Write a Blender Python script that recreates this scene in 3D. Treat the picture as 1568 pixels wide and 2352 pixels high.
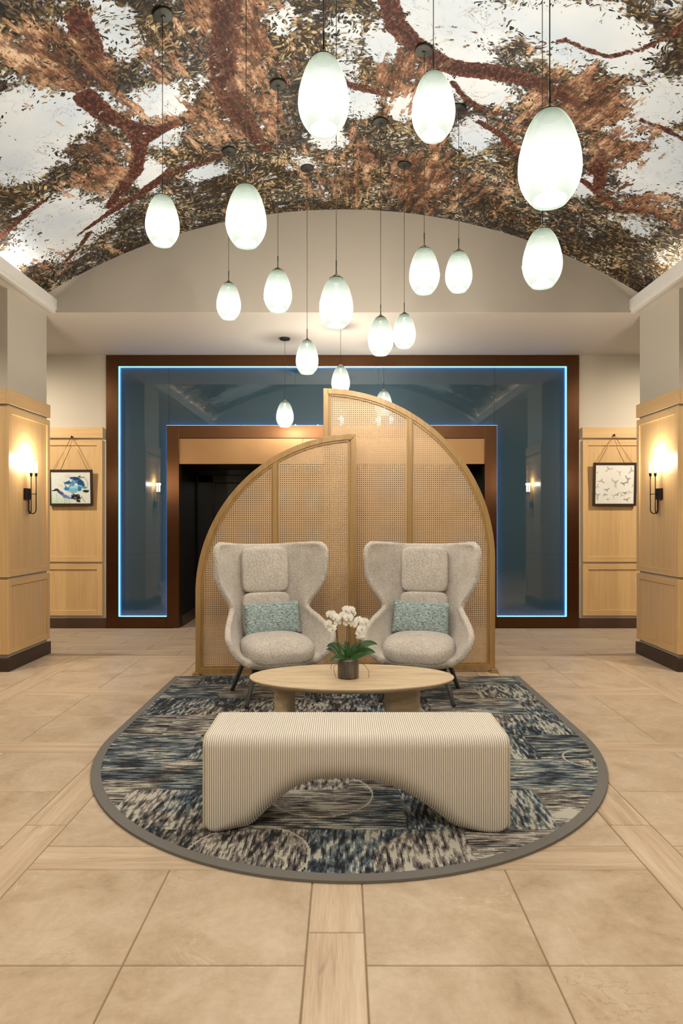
import bpy, bmesh, math, random
import numpy as np
from mathutils import Vector, Matrix

for o in list(bpy.data.objects):
    bpy.data.objects.remove(o, do_unlink=True)
SC = bpy.context.scene
COL = SC.collection
PI = math.pi
R = math.radians

# ------------------------------------------------------------------ camera
cam = bpy.data.cameras.new('camera')
cam_o = bpy.data.objects.new('camera', cam)
COL.objects.link(cam_o)
cam_o.location = (0, 0, 1.46)
cam_o.rotation_euler = (R(90), 0, 0)
cam.sensor_fit = 'HORIZONTAL'
cam.sensor_width = 24.0
cam.lens = 24.0 * 1530 / 1568
cam.shift_x = -4 / 1568
cam.shift_y = 19 / 1568
cam.clip_start = 0.05
SC.camera = cam_o

# ------------------------------------------------------------------ world, exposure, lamps
world = bpy.data.worlds.new('world')
SC.world = world
world.use_nodes = True
world.node_tree.nodes['Background'].inputs[0].default_value = (1.0, 0.9, 0.78, 1)
world.node_tree.nodes['Background'].inputs[1].default_value = 0.15
SC.view_settings.view_transform = 'Standard'
SC.view_settings.look = 'None'
SC.view_settings.gamma = 1
SC.view_settings.use_curve_mapping = False
SC.view_settings.exposure = 0.38

cy = SC.cycles
cy.max_bounces = 6
cy.diffuse_bounces = 3
cy.glossy_bounces = 3
cy.transmission_bounces = 4
cy.transparent_max_bounces = 10
cy.use_adaptive_sampling = True
cy.adaptive_threshold = 0.14
cy.light_sampling_threshold = 0.03
cy.caustics_reflective = False
cy.caustics_refractive = False

WARM = (1.0, 0.86, 0.68)
PEND_W = 98.0
PEND_EMIT = 0.86
SCONCE_W = 9.0
COVE_EMIT = 45.0
LED_EMIT = 3.6


def lamp(name, kind, loc, energy, color=WARM, size=0.05, spot=None, blend=0.6, aim=None, parent=None):
    l = bpy.data.lights.new(name, kind)
    l.energy = energy
    l.color = color
    if kind == 'AREA':
        l.shape = 'DISK'
        l.size = size
    else:
        l.shadow_soft_size = size
    if spot:
        l.spot_size = R(spot)
        l.spot_blend = blend
    o = bpy.data.objects.new(name, l)
    COL.objects.link(o)
    o.location = loc
    if aim is not None:
        o.rotation_euler = (Vector(aim) - Vector(loc)).to_track_quat('-Z', 'Y').to_euler()
    if parent:
        o.parent = parent
        o.location = Vector(loc) - parent.location
    return o


# unseen ceiling spots; wall and column pairs inferred, rest added to brighten; rings below
UNSEEN_SPOTS = [  # x, y, z, watts, aim, spread
    (-5.0, 7.45, 3.69, 330, (-3.72, 9.05, 1.15), 105),
    (5.0, 7.45, 3.69, 330, (3.72, 9.05, 1.15), 105),
    (-1.7, 1.2, 3.69, 60, (-1.4, 2.6, 0), 110),
    (1.7, 1.2, 3.69, 60, (1.4, 2.6, 0), 110),
    (0.0, 0.6, 3.69, 70, (0.0, 3.2, 0), 100),
    (-4.3, 3.6, 3.69, 90, (-3.0, 4.2, 0), 110),
    (4.3, 3.6, 3.69, 90, (3.0, 4.2, 0), 110),
    (-4.7, 4.9, 3.69, 190, (-3.6, 6.4, 1.3), 80),
    (4.7, 4.9, 3.69, 190, (3.6, 6.4, 1.3), 80),
    (-2.2, -1.5, 3.69, 120, (-1.6, 0.5, 0), 120),
    (2.2, -1.5, 3.69, 120, (1.6, 0.5, 0), 120),
]
for (x, y, z, w, aim, sp) in UNSEEN_SPOTS:
    lamp('unseen_spot', 'SPOT', (x, y, z - 0.02), w, (1.0, 0.87, 0.69), 0.05, sp, 1.0, aim)

# ================================================================== helpers
def link(o, parent=None):
    COL.objects.link(o)
    if parent:
        o.parent = parent
    return o


def tag(o, label, cat=None, group=None, kind=None):
    if label:
        o['label'] = label
    if cat:
        o['category'] = cat
    if group:
        o['group'] = group
    if kind:
        o['kind'] = kind
    return o


def empty(name, loc=(0, 0, 0), rz=0.0):
    o = bpy.data.objects.new(name, None)
    o.empty_display_size = 0.1
    COL.objects.link(o)
    o.location = loc
    o.rotation_euler = (0, 0, rz)
    return o


def mobj(name, verts, faces, m, parent=None, smooth=False, local=False):
    """one mesh object; verts are world coordinates unless local"""
    me = bpy.data.meshes.new(name)
    v = np.asarray(verts, dtype=float).reshape(-1, 3)
    if parent is not None and not local:
        v = v - np.array(parent.location)
    me.from_pydata(v.tolist(), [], [tuple(int(i) for i in f) for f in faces])
    me.update()
    if m is not None:
        me.materials.append(m)
    if smooth:
        me.polygons.foreach_set('use_smooth', [True] * len(me.polygons))
    return link(bpy.data.objects.new(name, me), parent)


def fix(o):
    bm = bmesh.new()
    bm.from_mesh(o.data)
    bmesh.ops.recalc_face_normals(bm, faces=bm.faces)
    bm.to_mesh(o.data)
    bm.free()
    return o


def cbox_vf(x0, x1, y0, y1, z0, z1, c=0.0):
    if x0 > x1: x0, x1 = x1, x0
    if y0 > y1: y0, y1 = y1, y0
    if z0 > z1: z0, z1 = z1, z0
    c = min(c, (x1 - x0) * .45, (y1 - y0) * .45, (z1 - z0) * .45)
    X, Y, Z = (x0, x1), (y0, y1), (z0, z1)
    if c <= 0:
        V = [(X[i], Y[j], Z[k]) for i in (0, 1) for j in (0, 1) for k in (0, 1)]
        F = [(0, 1, 3, 2), (4, 6, 7, 5), (0, 4, 5, 1), (2, 3, 7, 6), (0, 2, 6, 4), (1, 5, 7, 3)]
        return V, F
    V = []
    idx = {}
    for i in (0, 1):
        for j in (0, 1):
            for k in (0, 1):
                for a in range(3):
                    s = [c * (1 - 2 * q) for q in (i, j, k)]
                    p = [X[i] + (0 if a == 0 else s[0]), Y[j] + (0 if a == 1 else s[1]), Z[k] + (0 if a == 2 else s[2])]
                    idx[i, j, k, a] = len(V)
                    V.append(p)
    F = []
    for a in range(3):
        b, d = [q for q in range(3) if q != a]
        for s in (0, 1):
            q = []
            for (u, w) in ((0, 0), (1, 0), (1, 1), (0, 1)):
                t = [0, 0, 0]
                t[a] = s; t[b] = u; t[d] = w
                q.append(idx[t[0], t[1], t[2], a])
            fl = (a == 1)
            if (s == 0) != fl:
                q = q[::-1]
            F.append(q)
    # edges
    for a in range(3):
        b, d = [q for q in range(3) if q != a]
        for u in (0, 1):
            for w in (0, 1):
                t0 = [0, 0, 0]; t1 = [0, 0, 0]
                t0[b] = t1[b] = u; t0[d] = t1[d] = w; t1[a] = 1
                q = [idx[(*t0, b)], idx[(*t1, b)], idx[(*t1, d)], idx[(*t0, d)]]
                F.append(q)
    for i in (0, 1):
        for j in (0, 1):
            for k in (0, 1):
                F.append([idx[i, j, k, 0], idx[i, j, k, 1], idx[i, j, k, 2]])
    return V, F


class MB:
    def __init__(self):
        self.v = []
        self.f = []

    def add(self, vf):
        n = len(self.v)
        self.v += [tuple(p) for p in vf[0]]
        self.f += [[i + n for i in f] for f in vf[1]]
        return self

    def box(self, *a, c=0.0):
        return self.add(cbox_vf(*a, c=c))

    def build(self, name, m, parent=None, smooth=False, local=False, norm=True):
        o = mobj(name, self.v, self.f, m, parent, smooth, local)
        return fix(o) if norm else o


def box(name, x0, x1, y0, y1, z0, z1, m, parent=None, c=0.0, local=False):
    return MB().box(x0, x1, y0, y1, z0, z1, c=c).build(name, m, parent, local=local)


def tube_vf(pts, rad, n=10, cap=True):
    P = [Vector(p) for p in pts]
    if not hasattr(rad, '__len__'):
        rad = [rad] * len(P)
    V, F = [], []
    prev = None
    for i, p in enumerate(P):
        t = (P[min(i + 1, len(P) - 1)] - P[max(i - 1, 0)]).normalized()
        if prev is None:
            a = Vector((0, 0, 1)) if abs(t.z) < .9 else Vector((1, 0, 0))
            u = t.cross(a).normalized()
        else:
            u = (prev - t * prev.dot(t)).normalized()
        prev = u
        w = t.cross(u)
        for k in range(n):
            an = 2 * PI * k / n
            V.append(tuple(p + (u * math.cos(an) + w * math.sin(an)) * rad[i]))
    for i in range(len(P) - 1):
        for k in range(n):
            F.append((i * n + k, i * n + (k + 1) % n, (i + 1) * n + (k + 1) % n, (i + 1) * n + k))
    if cap:
        F.append(tuple(range(n))[::-1])
        F.append(tuple((len(P) - 1) * n + k for k in range(n)))
    return V, F


def lathe_vf(prof, n=32, center=(0, 0, 0), close=True):
    V, F = [], []
    cx, cy, cz = center
    for (r, z) in prof:
        for k in range(n):
            a = 2 * PI * k / n
            V.append((cx + r * math.cos(a), cy + r * math.sin(a), cz + z))
    for i in range(len(prof) - 1):
        for k in range(n):
            F.append((i * n + k, i * n + (k + 1) % n, (i + 1) * n + (k + 1) % n, (i + 1) * n + k))
    if close:
        F.append(tuple(range(n))[::-1])
        F.append(tuple((len(prof) - 1) * n + k for k in range(n)))
    return V, F


def superell_vf(a, b, c, e1=0.5, e2=0.5, nu=40, nv=20):
    def sp(x, e):
        return math.copysign(abs(x) ** e, x)
    V, F = [], []
    for i in range(nv + 1):
        ph = -PI / 2 + PI * i / nv
        for k in range(nu):
            th = 2 * PI * k / nu
            V.append((a * sp(math.cos(ph), e1) * sp(math.cos(th), e2), b * sp(math.cos(ph), e1) * sp(math.sin(th), e2), c * sp(math.sin(ph), e1)))
    for i in range(nv):
        for k in range(nu):
            F.append((i * nu + k, i * nu + (k + 1) % nu, (i + 1) * nu + (k + 1) % nu, (i + 1) * nu + k))
    return V, F


def clean(o, d=1e-5):
    bm = bmesh.new()
    bm.from_mesh(o.data)
    bmesh.ops.remove_doubles(bm, verts=bm.verts, dist=d)
    bmesh.ops.recalc_face_normals(bm, faces=bm.faces)
    bm.to_mesh(o.data)
    bm.free()
    return o


def copy_tree(o, parent=None):
    c = o.copy()
    COL.objects.link(c)
    c.parent = parent
    for ch in list(o.children):
        copy_tree(ch, c)
    return c


# ------------------------------------------------------------------ materials
class NT:
    def __init__(self, name):
        self.m = bpy.data.materials.new(name)
        self.m.use_nodes = True
        self.t = self.m.node_tree
        self.b = self.t.nodes['Principled BSDF']
        self.out = self.t.nodes['Material Output']

    def n(self, typ, props=None, **ins):
        nd = self.t.nodes.new('ShaderNode' + typ)
        for k, v in (props or {}).items():
            setattr(nd, k, v)
        for k, v in ins.items():
            self.put(nd, k, v)
        return nd

    def put(self, nd, k, v):
        s = nd.inputs[int(k[1:])] if (k[0] == 'i' and k[1:].isdigit()) else nd.inputs[k.replace('_', ' ')]
        if hasattr(v, 'is_output') and v.is_output:
            self.t.links.new(v, s)
        elif hasattr(v, 'outputs'):
            self.t.links.new(v.outputs[0], s)
        else:
            if s.type == 'RGBA' and len(v) == 3:
                v = (*v, 1)
            s.default_value = v

    def math(self, op, a, b=0.0, c=0.0, clamp=False):
        nd = self.t.nodes.new('ShaderNodeMath')
        nd.operation = op
        nd.use_clamp = clamp
        for i, v in enumerate((a, b, c)):
            self.put(nd, 'i%d' % i, v)
        return nd.outputs[0]

    def mix(self, fac, a, b, blend='MIX'):
        nd = self.t.nodes.new('ShaderNodeMix')
        nd.data_type = 'RGBA'
        nd.blend_type = blend
        self.put(nd, 'i0', fac)
        self.put(nd, 'i6', a)
        self.put(nd, 'i7', b)
        return nd.outputs[2]

    def ramp(self, fac, stops, interp='LINEAR'):
        nd = self.t.nodes.new('ShaderNodeValToRGB')
        cr = nd.color_ramp
        cr.interpolation = interp
        while len(cr.elements) > 1:
            cr.elements.remove(cr.elements[-1])
        cr.elements[0].position = stops[0][0]
        cr.elements[0].color = (*stops[0][1], 1)
        for p, c in stops[1:]:
            e = cr.elements.new(p)
            e.color = (*c, 1)
        self.put(nd, 'i0', fac)
        return nd.outputs[0]

    def xyz(self, x, y, z=0.0):
        return self.n('CombineXYZ', X=x, Y=y, Z=z).outputs[0]

    def smooth(self, v, lo, hi):
        nd = self.t.nodes.new('ShaderNodeMapRange')
        nd.interpolation_type = 'SMOOTHSTEP'
        self.put(nd, 'i0', v)
        nd.inputs[1].default_value = lo
        nd.inputs[2].default_value = hi
        return nd.outputs[0]

    def noise(self, vec, scale=1.0, detail=2.0, rough=0.5, dist=0.0):
        nd = self.n('TexNoise', Vector=vec, Scale=scale, Detail=detail, Roughness=rough, Distortion=dist)
        return nd.outputs[0]

    def scl(self, vec, s):
        nd = self.t.nodes.new('ShaderNodeVectorMath')
        nd.operation = 'MULTIPLY'
        self.put(nd, 'i0', vec)
        nd.inputs[1].default_value = s
        return nd.outputs[0]

    def vadd(self, a, b):
        nd = self.t.nodes.new('ShaderNodeVectorMath')
        nd.operation = 'ADD'
        self.put(nd, 'i0', a)
        self.put(nd, 'i1', b)
        return nd.outputs[0]

    def objco(self, rnd=40.0):
        tc = self.n('TexCoord')
        if not rnd:
            return tc.outputs['Object']
        oi = self.n('ObjectInfo')
        k = self.math('MULTIPLY', oi.outputs['Random'], rnd)
        return self.vadd(tc.outputs['Object'], self.xyz(k, k, k))

    def bump(self, h, strength=0.3, dist=0.01):
        nd = self.n('Bump', Strength=strength, Distance=dist, Height=h)
        self.put(self.b, 'Normal', nd.outputs[0])

    def set(self, **kw):
        for k, v in kw.items():
            self.put(self.b, k, v)
        return self


def plain(name, col, rough=0.5, metal=0.0, spec=0.5, **kw):
    t = NT(name)
    t.set(Base_Color=col, Roughness=rough, Metallic=metal)
    t.put(t.b, 'Specular_IOR_Level', spec)
    for k, v in kw.items():
        t.put(t.b, k, v)
    return t.m


def emit(name, col, s):
    t = NT(name)
    t.set(Base_Color=(0.8, 0.8, 0.8), Roughness=0.3)
    t.put(t.b, 'Emission_Color', col)
    t.put(t.b, 'Emission_Strength', s)
    return t.m


def paint_mat(name, col, rough=0.7):
    t = NT(name)
    p = t.n('NewGeometry').outputs['Position']
    n = t.noise(p, 3.0, 3)
    c = t.mix(t.math('MULTIPLY', n, 0.12), col, tuple(q * .8 for q in col))
    t.set(Base_Color=c, Roughness=rough)
    return t.m


def wood_mat(name, c0, c1, c2, axis='Z', rough=0.38, scale=1.0):
    t = NT(name)
    co = t.objco(30)
    s = {'Z': (26, 26, 1.1), 'X': (1.1, 26, 26), 'Y': (26, 1.1, 26)}[axis]
    a = t.noise(t.scl(co, tuple(q * scale for q in s)), 1.0, 4, .6, .3)
    s2 = {'Z': (160, 160, 4), 'X': (4, 160, 160), 'Y': (160, 4, 160)}[axis]
    b = t.noise(t.scl(co, tuple(q * scale for q in s2)), 1.0, 2)
    v = t.math('ADD', t.math('MULTIPLY', a, .7), t.math('MULTIPLY', b, .3))
    t.set(Base_Color=t.ramp(v, [(.32, c0), (.5, c1), (.68, c2)]), Roughness=rough)
    return t.m


def metal_mat(name, col, rough=0.35, brush=(2, 200, 200)):
    t = NT(name)
    p = t.objco(0)
    n = t.noise(t.scl(p, brush), 1.0, 2)
    n2 = t.noise(p, 1.3, 2)
    c = t.mix(n2, tuple(q * .8 for q in col), tuple(min(1, q * 1.15) for q in col))
    t.set(Base_Color=c, Metallic=1.0, Roughness=t.math('ADD', rough - .06, t.math('MULTIPLY', n, .12)))
    t.put(t.b, 'Anisotropic', 0.6)
    return t.m


M = {}
M['wall'] = paint_mat('greige_paint', (0.52, 0.47, 0.39))
M['lunette'] = paint_mat('taupe_paint', (0.43, 0.395, 0.345))
M['ceil'] = paint_mat('soffit_paint', (0.66, 0.62, 0.57))
M['trim'] = paint_mat('white_trim_paint', (0.74, 0.73, 0.70), .5)
M['oak'] = wood_mat('pale_oak', (0.535, 0.345, 0.155), (0.60, 0.395, 0.185), (0.655, 0.44, 0.215))
M['oak_h'] = wood_mat('pale_oak_rail', (0.535, 0.345, 0.155), (0.60, 0.395, 0.185), (0.655, 0.44, 0.215), 'X')
M['oak_d'] = wood_mat('pale_oak_depth', (0.535, 0.345, 0.155), (0.60, 0.395, 0.185), (0.655, 0.44, 0.215), 'Y')
M['base'] = plain('dark_bronze_base', (0.040, 0.022, 0.014), .45)
M['base_b'] = plain('brown_bronze_base', (0.062, 0.030, 0.017), .5)
M['bronze'] = metal_mat('brown_bronze', (0.135, 0.066, 0.033), .34, (200, 200, 2))
M['bronze_h'] = metal_mat('brown_bronze_header', (0.135, 0.066, 0.033), .34, (2, 200, 200))
M['bronze_l'] = metal_mat('gold_bronze', (0.36, 0.21, 0.10), .42, (200, 200, 2))
M['black'] = plain('black_stone', (0.006, 0.006, 0.007), .3)
M['blackdoor'] = plain('black_lacquer', (0.010, 0.010, 0.012), .32)
M['iron'] = plain('dark_iron', (0.03, 0.018, 0.012), .45, .6)
M['led'] = emit('blue_led', (0.055, 0.36, 0.85), LED_EMIT)
M['cove'] = emit('cove_led', (1.0, 0.86, 0.68), COVE_EMIT)
M['frame'] = plain('espresso_frame', (0.028, 0.017, 0.013), .4)
M['charcoal'] = plain('charcoal_lacquer', (0.045, 0.047, 0.05), .5)
M['canopy'] = plain('dark_canopy_metal', (0.045, 0.045, 0.04), .4, .7)
M['cord'] = plain('brown_cord', (0.05, 0.028, 0.018), .6)
M['chain'] = plain('brass_chain', (0.42, 0.25, 0.07), .35, .8)


def glass_panel_mat():
    t = NT('back_painted_blue_glass')
    p = t.n('NewGeometry').outputs['Position']
    n = t.noise(p, 60, 2)
    t.set(Base_Color=t.mix(n, (0.028, 0.060, 0.084), (0.034, 0.070, 0.098)), Roughness=0.6)
    t.put(t.b, 'Specular_IOR_Level', 0.0)
    t.put(t.b, 'Coat_Weight', 1.0)
    t.put(t.b, 'Coat_Roughness', 0.008)
    t.put(t.b, 'Coat_IOR', 1.9)
    return t.m


M['glass'] = glass_panel_mat()


def stone_mat():
    t = NT('beige_stone_tile')
    co = t.objco(60)
    a = t.noise(co, 3.4, 6, .68, .6)
    b = t.noise(co, 30, 4, .7)
    v = t.math('ADD', t.math('MULTIPLY', a, .72), t.math('MULTIPLY', b, .28))
    c = t.ramp(v, [(.30, (0.36, 0.265, 0.17)), (.44, (0.50, 0.385, 0.265)), (.56, (0.585, 0.47, 0.345)), (.70, (0.66, 0.56, 0.43))])
    w = t.noise(co, 1.25, 5, .6, 1.2)
    vein = t.math('ABSOLUTE', t.math('SUBTRACT', w, .5))
    vm = t.math('SUBTRACT', 1.0, t.smooth(vein, 0.0, .008))
    vm = t.math('MULTIPLY', vm, t.smooth(t.noise(co, 2.1, 2), .48, .62))
    c = t.mix(t.math('MULTIPLY', vm, .32), c, (0.78, 0.67, 0.50))
    w2 = t.noise(t.scl(co, (1.4, 1, 1)), 2.0, 5, .6, 1.5)
    vm2 = t.math('SUBTRACT', 1.0, t.smooth(t.math('ABSOLUTE', t.math('SUBTRACT', w2, .52)), 0.0, .006))
    vm2 = t.math('MULTIPLY', vm2, t.smooth(t.noise(co, 1.7, 2), .54, .66))
    c = t.mix(t.math('MULTIPLY', vm2, .5), c, (0.34, 0.235, 0.14))
    t.set(Base_Color=c, Roughness=t.math('ADD', .36, t.math('MULTIPLY', b, .15)))
    return t.m


def plank_mat(name='pale_wood_plank_tile', k=1.0):
    t = NT(name)
    co = t.objco(60)
    a = t.noise(t.scl(co, (1.3, 22, 1)), 1.0, 4, .6, .4)
    b = t.noise(t.scl(co, (9, 150, 1)), 1.0, 3, .6)
    v = t.math('ADD', t.math('MULTIPLY', a, .65), t.math('MULTIPLY', b, .35))
    c = t.ramp(v, [(.30, (0.40, 0.28, 0.18)), (.46, (0.555, 0.425, 0.295)), (.62, (0.655, 0.53, 0.39)), (.75, (0.70, 0.59, 0.45))])
    kn = t.noise(t.scl(co, (2.5, 14, 1)), 1.0, 2, .5, .8)
    c = t.mix(t.math('MULTIPLY', t.smooth(kn, .63, .74), .45), c, (0.27, 0.17, 0.10))
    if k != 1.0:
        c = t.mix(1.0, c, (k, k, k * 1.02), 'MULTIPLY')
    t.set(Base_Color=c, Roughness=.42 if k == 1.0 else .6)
    return t.m


M['stone'] = stone_mat()
M['plank'] = plank_mat()
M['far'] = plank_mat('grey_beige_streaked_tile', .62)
M['grout'] = plain('brown_grout', (0.25, 0.18, 0.11), .8)


def fabric(name, c0, c1, scale=260, bump=.55, rough=.9):
    t = NT(name)
    co = t.objco(0)
    v = t.n('TexVoronoi', Vector=co, Scale=scale)
    n = t.noise(co, scale * .55, 3, .6)
    n2 = t.noise(co, 9, 3)
    f = t.math('ADD', t.math('MULTIPLY', n, .8), t.math('MULTIPLY', n2, .2))
    t.set(Base_Color=t.ramp(f, [(.36, c0), (.6, c1)]), Roughness=rough)
    t.put(t.b, 'Sheen_Weight', 0.15)
    t.put(t.b, 'Specular_IOR_Level', 0.2)
    h = t.math('ADD', t.math('MULTIPLY', v.outputs[0], -.6), n)
    t.bump(h, bump, .004)
    return t.m


M['boucle'] = fabric('oatmeal_boucle', (0.43, 0.39, 0.35), (0.69, 0.64, 0.585), 170, .6)


def pillow_mat(name, tilt=0.0):
    t = NT(name)
    co = t.objco(0)
    w = t.noise(t.scl(co, (40, 40, 150)), 1.0, 3, .6, .3)
    w2 = t.noise(t.scl(co, (150, 60, 90)), 1.0, 2, .6)
    f = t.math('ADD', t.math('MULTIPLY', w, .6), t.math('MULTIPLY', w2, .4))
    c = t.ramp(f, [(.34, (0.045, 0.075, 0.09)), (.43, (0.17, 0.25, 0.265)), (.53, (0.37, 0.47, 0.465)), (.66, (0.64, 0.72, 0.69))])
    t.set(Base_Color=c, Roughness=.9)
    t.bump(f, .8, .006)
    return t.m


M['pillow'] = pillow_mat('teal_tweed')


def travertine():
    t = NT('honed_travertine')
    co = t.objco(0)
    a = t.noise(t.scl(co, (3, 14, 14)), 1.0, 5, .6, .5)
    b = t.noise(t.scl(co, (12, 60, 60)), 1.0, 3, .6)
    v = t.math('ADD', t.math('MULTIPLY', a, .7), t.math('MULTIPLY', b, .3))
    c = t.ramp(v, [(.3, (0.50, 0.36, 0.21)), (.5, (0.66, 0.52, 0.34)), (.68, (0.74, 0.62, 0.44))])
    t.set(Base_Color=c, Roughness=.42)
    return t.m


M['trav'] = travertine()
M['screen_wood'] = wood_mat('honey_lacquered_wood', (0.32, 0.19, 0.07), (0.41, 0.255, 0.10), (0.48, 0.31, 0.135), 'Z', .33, .6)


def cane_mat():
    t = NT('natural_cane')
    co = t.objco(0)
    n = t.noise(co, 240, 2)
    n2 = t.noise(co, 5, 2)
    f = t.math('ADD', t.math('MULTIPLY', n, .7), t.math('MULTIPLY', n2, .3))
    t.set(Base_Color=t.ramp(f, [(.35, (0.54, 0.36, 0.20)), (.6, (0.66, 0.46, 0.27))]), Roughness=.36)
    t.bump(n, .35, .002)
    return t.m


M['cane'] = cane_mat()

# ================================================================== the setting
YB = 9.05          # back wall plane
ZS = 3.70          # flat ceiling / soffit
YL = 7.185         # lunette plane
YF = 2.05          # the other lunette, above the camera
VR, VZ = 6.09, 4.813 - 6.09   # vault radius, centre height


def vz(x):
    return VZ + math.sqrt(VR * VR - x * x)


# ---- floor -------------------------------------------------------
floor = box('floor', -6, 6, -5, 10.45, -0.06, -0.003, M['grout'])
tag(floor, 'beige stone and wood plank tiled lobby floor', None, None, 'structure')


def tile_mesh(name, lx, ly, m):
    c = .0025
    V = []
    for (ins, z) in ((0, -.012), (0, -c), (c, 0)):
        for sx, sy in ((-1, -1), (1, -1), (1, 1), (-1, 1)):
            V.append((sx * (lx / 2 - ins), sy * (ly / 2 - ins), z))
    F = [(8, 9, 10, 11)]
    for a in (0, 4):
        for k in range(4):
            F.append((a + k, a + (k + 1) % 4, a + 4 + (k + 1) % 4, a + 4 + k))
    me = bpy.data.meshes.new(name)
    me.from_pydata(V, [], F)
    me.materials.append(m)
    me.update()
    return me


_tiles = {}
rng = random.Random(4)


def tile(kind, x0, x1, y0, y1):
    g = .0045
    w, d = round(x1 - x0 - g, 4), round(y1 - y0 - g, 4)
    rot = 0.0
    if kind == 'plank' and d > w:
        w, d, rot = d, w, PI / 2
    key = (kind, w, d)
    if key not in _tiles:
        _tiles[key] = tile_mesh('wood_plank' if kind == 'plank' else 'floor_tile', w, d, M[kind])
    o = bpy.data.objects.new('wood_plank' if kind == 'plank' else 'floor_tile', _tiles[key])
    o.location = ((x0 + x1) / 2, (y0 + y1) / 2, 0)
    if kind == 'stone':
        rot = rng.choice((0, PI)) if w != d else rng.choice((0, PI / 2, PI, 1.5 * PI))
    o.rotation_euler = (0, 0, rot)
    link(o, floor)


X0, Y0, PER = -0.125, 2.785, 1.4
for kx in range(-3, 4):
    sx = X0 + kx * PER
    # plank running into the depth
    y = -0.40 + (kx % 3) * .37 - (0.14 if kx == 0 else 0)
    off = {0: 2.36, -1: 3.19, 1: 3.19}.get(kx)
    ys = [-0.015]
    yy = (off if off else 2.6 + .3 * (kx % 2))
    while yy > 0.2:
        yy -= 1.2
    yy += 1.2
    while yy < 7.185:
        ys.append(yy)
        yy += 1.2
    ys.append(7.185)
    for a, b in zip(ys, ys[1:]):
        if b - a > .05:
            tile('plank', sx, sx + .2, a, b)
    for ky in range(-2, 4):
        sy = Y0 + ky * PER
        tile('plank', sx + .2, sx + 1.4, sy, sy + .2)
        if sy > 6.9:
            continue
        for i in (0, 1):
            for j in (0, 1):
                tile('stone', sx + .2 + .6 * i, sx + .8 + .6 * i, sy + .2 + .6 * j, sy + .8 + .6 * j)
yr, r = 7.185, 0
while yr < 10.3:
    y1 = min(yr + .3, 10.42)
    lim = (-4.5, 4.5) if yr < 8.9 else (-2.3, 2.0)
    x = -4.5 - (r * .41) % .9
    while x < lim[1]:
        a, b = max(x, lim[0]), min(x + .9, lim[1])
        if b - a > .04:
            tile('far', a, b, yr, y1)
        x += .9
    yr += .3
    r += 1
rest = box('floor_field', -5.9, 5.9, -4.9, -0.02, -.012, 0, M['stone'], floor)
rest['kind'] = 'stuff'

# ---- vault with printed mural -----------------------------------
STROKES = [
    [(-0.74, 4.23, 0.17), (-0.82, 4.61, 0.17), (-0.9, 4.95, 0.16), (-0.87, 5.27, 0.16), (-0.8, 5.58, 0.14), (-0.69, 5.93, 0.1)],
    [(-1.86, 4.83, 0.14), (-1.81, 5.06, 0.12), (-1.68, 5.27, 0.1), (-1.54, 5.38, 0.08), (-1.35, 5.38, 0.06)],
    [(-1.68, 5.27, 0.1), (-1.68, 5.51, 0.1), (-1.82, 5.84, 0.11), (-1.99, 6.04, 0.1), (-2.2, 6.25, 0.07)],
    [(-1.34, 5.36, 0.07), (-1.56, 5.45, 0.09), (-1.69, 5.51, 0.09)],
    [(-1.02, 5.92, 0.05), (-1.33, 6.01, 0.06), (-1.57, 6.02, 0.07), (-1.76, 6.15, 0.08), (-1.9, 6.22, 0.08), (-2.23, 6.35, 0.06), (-2.58, 6.49, 0.03)],
    [(-3.06, 5.95, 0.05), (-2.77, 5.83, 0.05), (-2.56, 5.77, 0.03)],
    [(0.2, 3.9, 0.11), (0.29, 4.28, 0.11), (0.36, 4.51, 0.12), (0.53, 4.7, 0.12), (0.7, 4.83, 0.13), (0.86, 4.86, 0.13), (1.08, 4.84, 0.13), (1.3, 4.84, 0.11), (1.51, 4.89, 0.1), (1.69, 4.94, 0.08)],
    [(1.16, 4.53, 0.02), (1.4, 4.44, 0.02), (1.47, 4.4, 0.03), (1.63, 4.44, 0.03), (1.77, 4.44, 0.03), (1.92, 4.31, 0.03), (2.01, 4.15, 0.03), (2.06, 4.04, 0.04)],
    [(0.83, 5.02, 0.04), (0.92, 5.15, 0.04), (1.03, 5.23, 0.05), (1.15, 5.3, 0.03), (1.32, 5.28, 0.03), (1.52, 5.26, 0.02)],
    [(1.11, 5.44, 0.05), (1.31, 5.55, 0.06), (1.51, 5.73, 0.06), (1.66, 5.86, 0.05)],
    [(2.11, 5.84, 0.06), (2.3, 5.96, 0.06), (2.49, 6.02, 0.05), (2.73, 5.87, 0.04), (2.98, 5.84, 0.04)],
    [(2.19, 4.9, 0.03), (2.35, 4.9, 0.04), (2.5, 4.91, 0.04)],
    [(-2.49, 6.54, 0.04), (-2.66, 6.71, 0.04), (-2.84, 6.81, 0.04)],
    [(1.16, 7.04, 0.02), (1.5, 6.92, 0.02), (1.82, 6.77, 0.03), (2.1, 6.8, 0.03), (2.32, 6.81, 0.02)],
    [(-1.65, 4.14, 0.12), (-1.66, 4.32, 0.13), (-1.66, 4.48, 0.1)],
    [(0.04, 5.13, 0.06), (0.18, 5.18, 0.07), (0.38, 5.24, 0.03)],
    [(0.62, 4.48, 0.012), (0.77, 4.47, 0.012), (0.89, 4.49, 0.012)],
    [(2.12, 5.68, 0.07), (2.1, 5.39, 0.08), (2.24, 5.85, 0.08)],
    [(-1.2, 2.3, 0.2), (-1.0, 3.2, 0.18), (-0.74, 4.23, 0.17)],
    [(1.9, 2.2, 0.12), (0.9, 3.1, 0.12), (0.2, 3.9, 0.11)],
]
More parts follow.
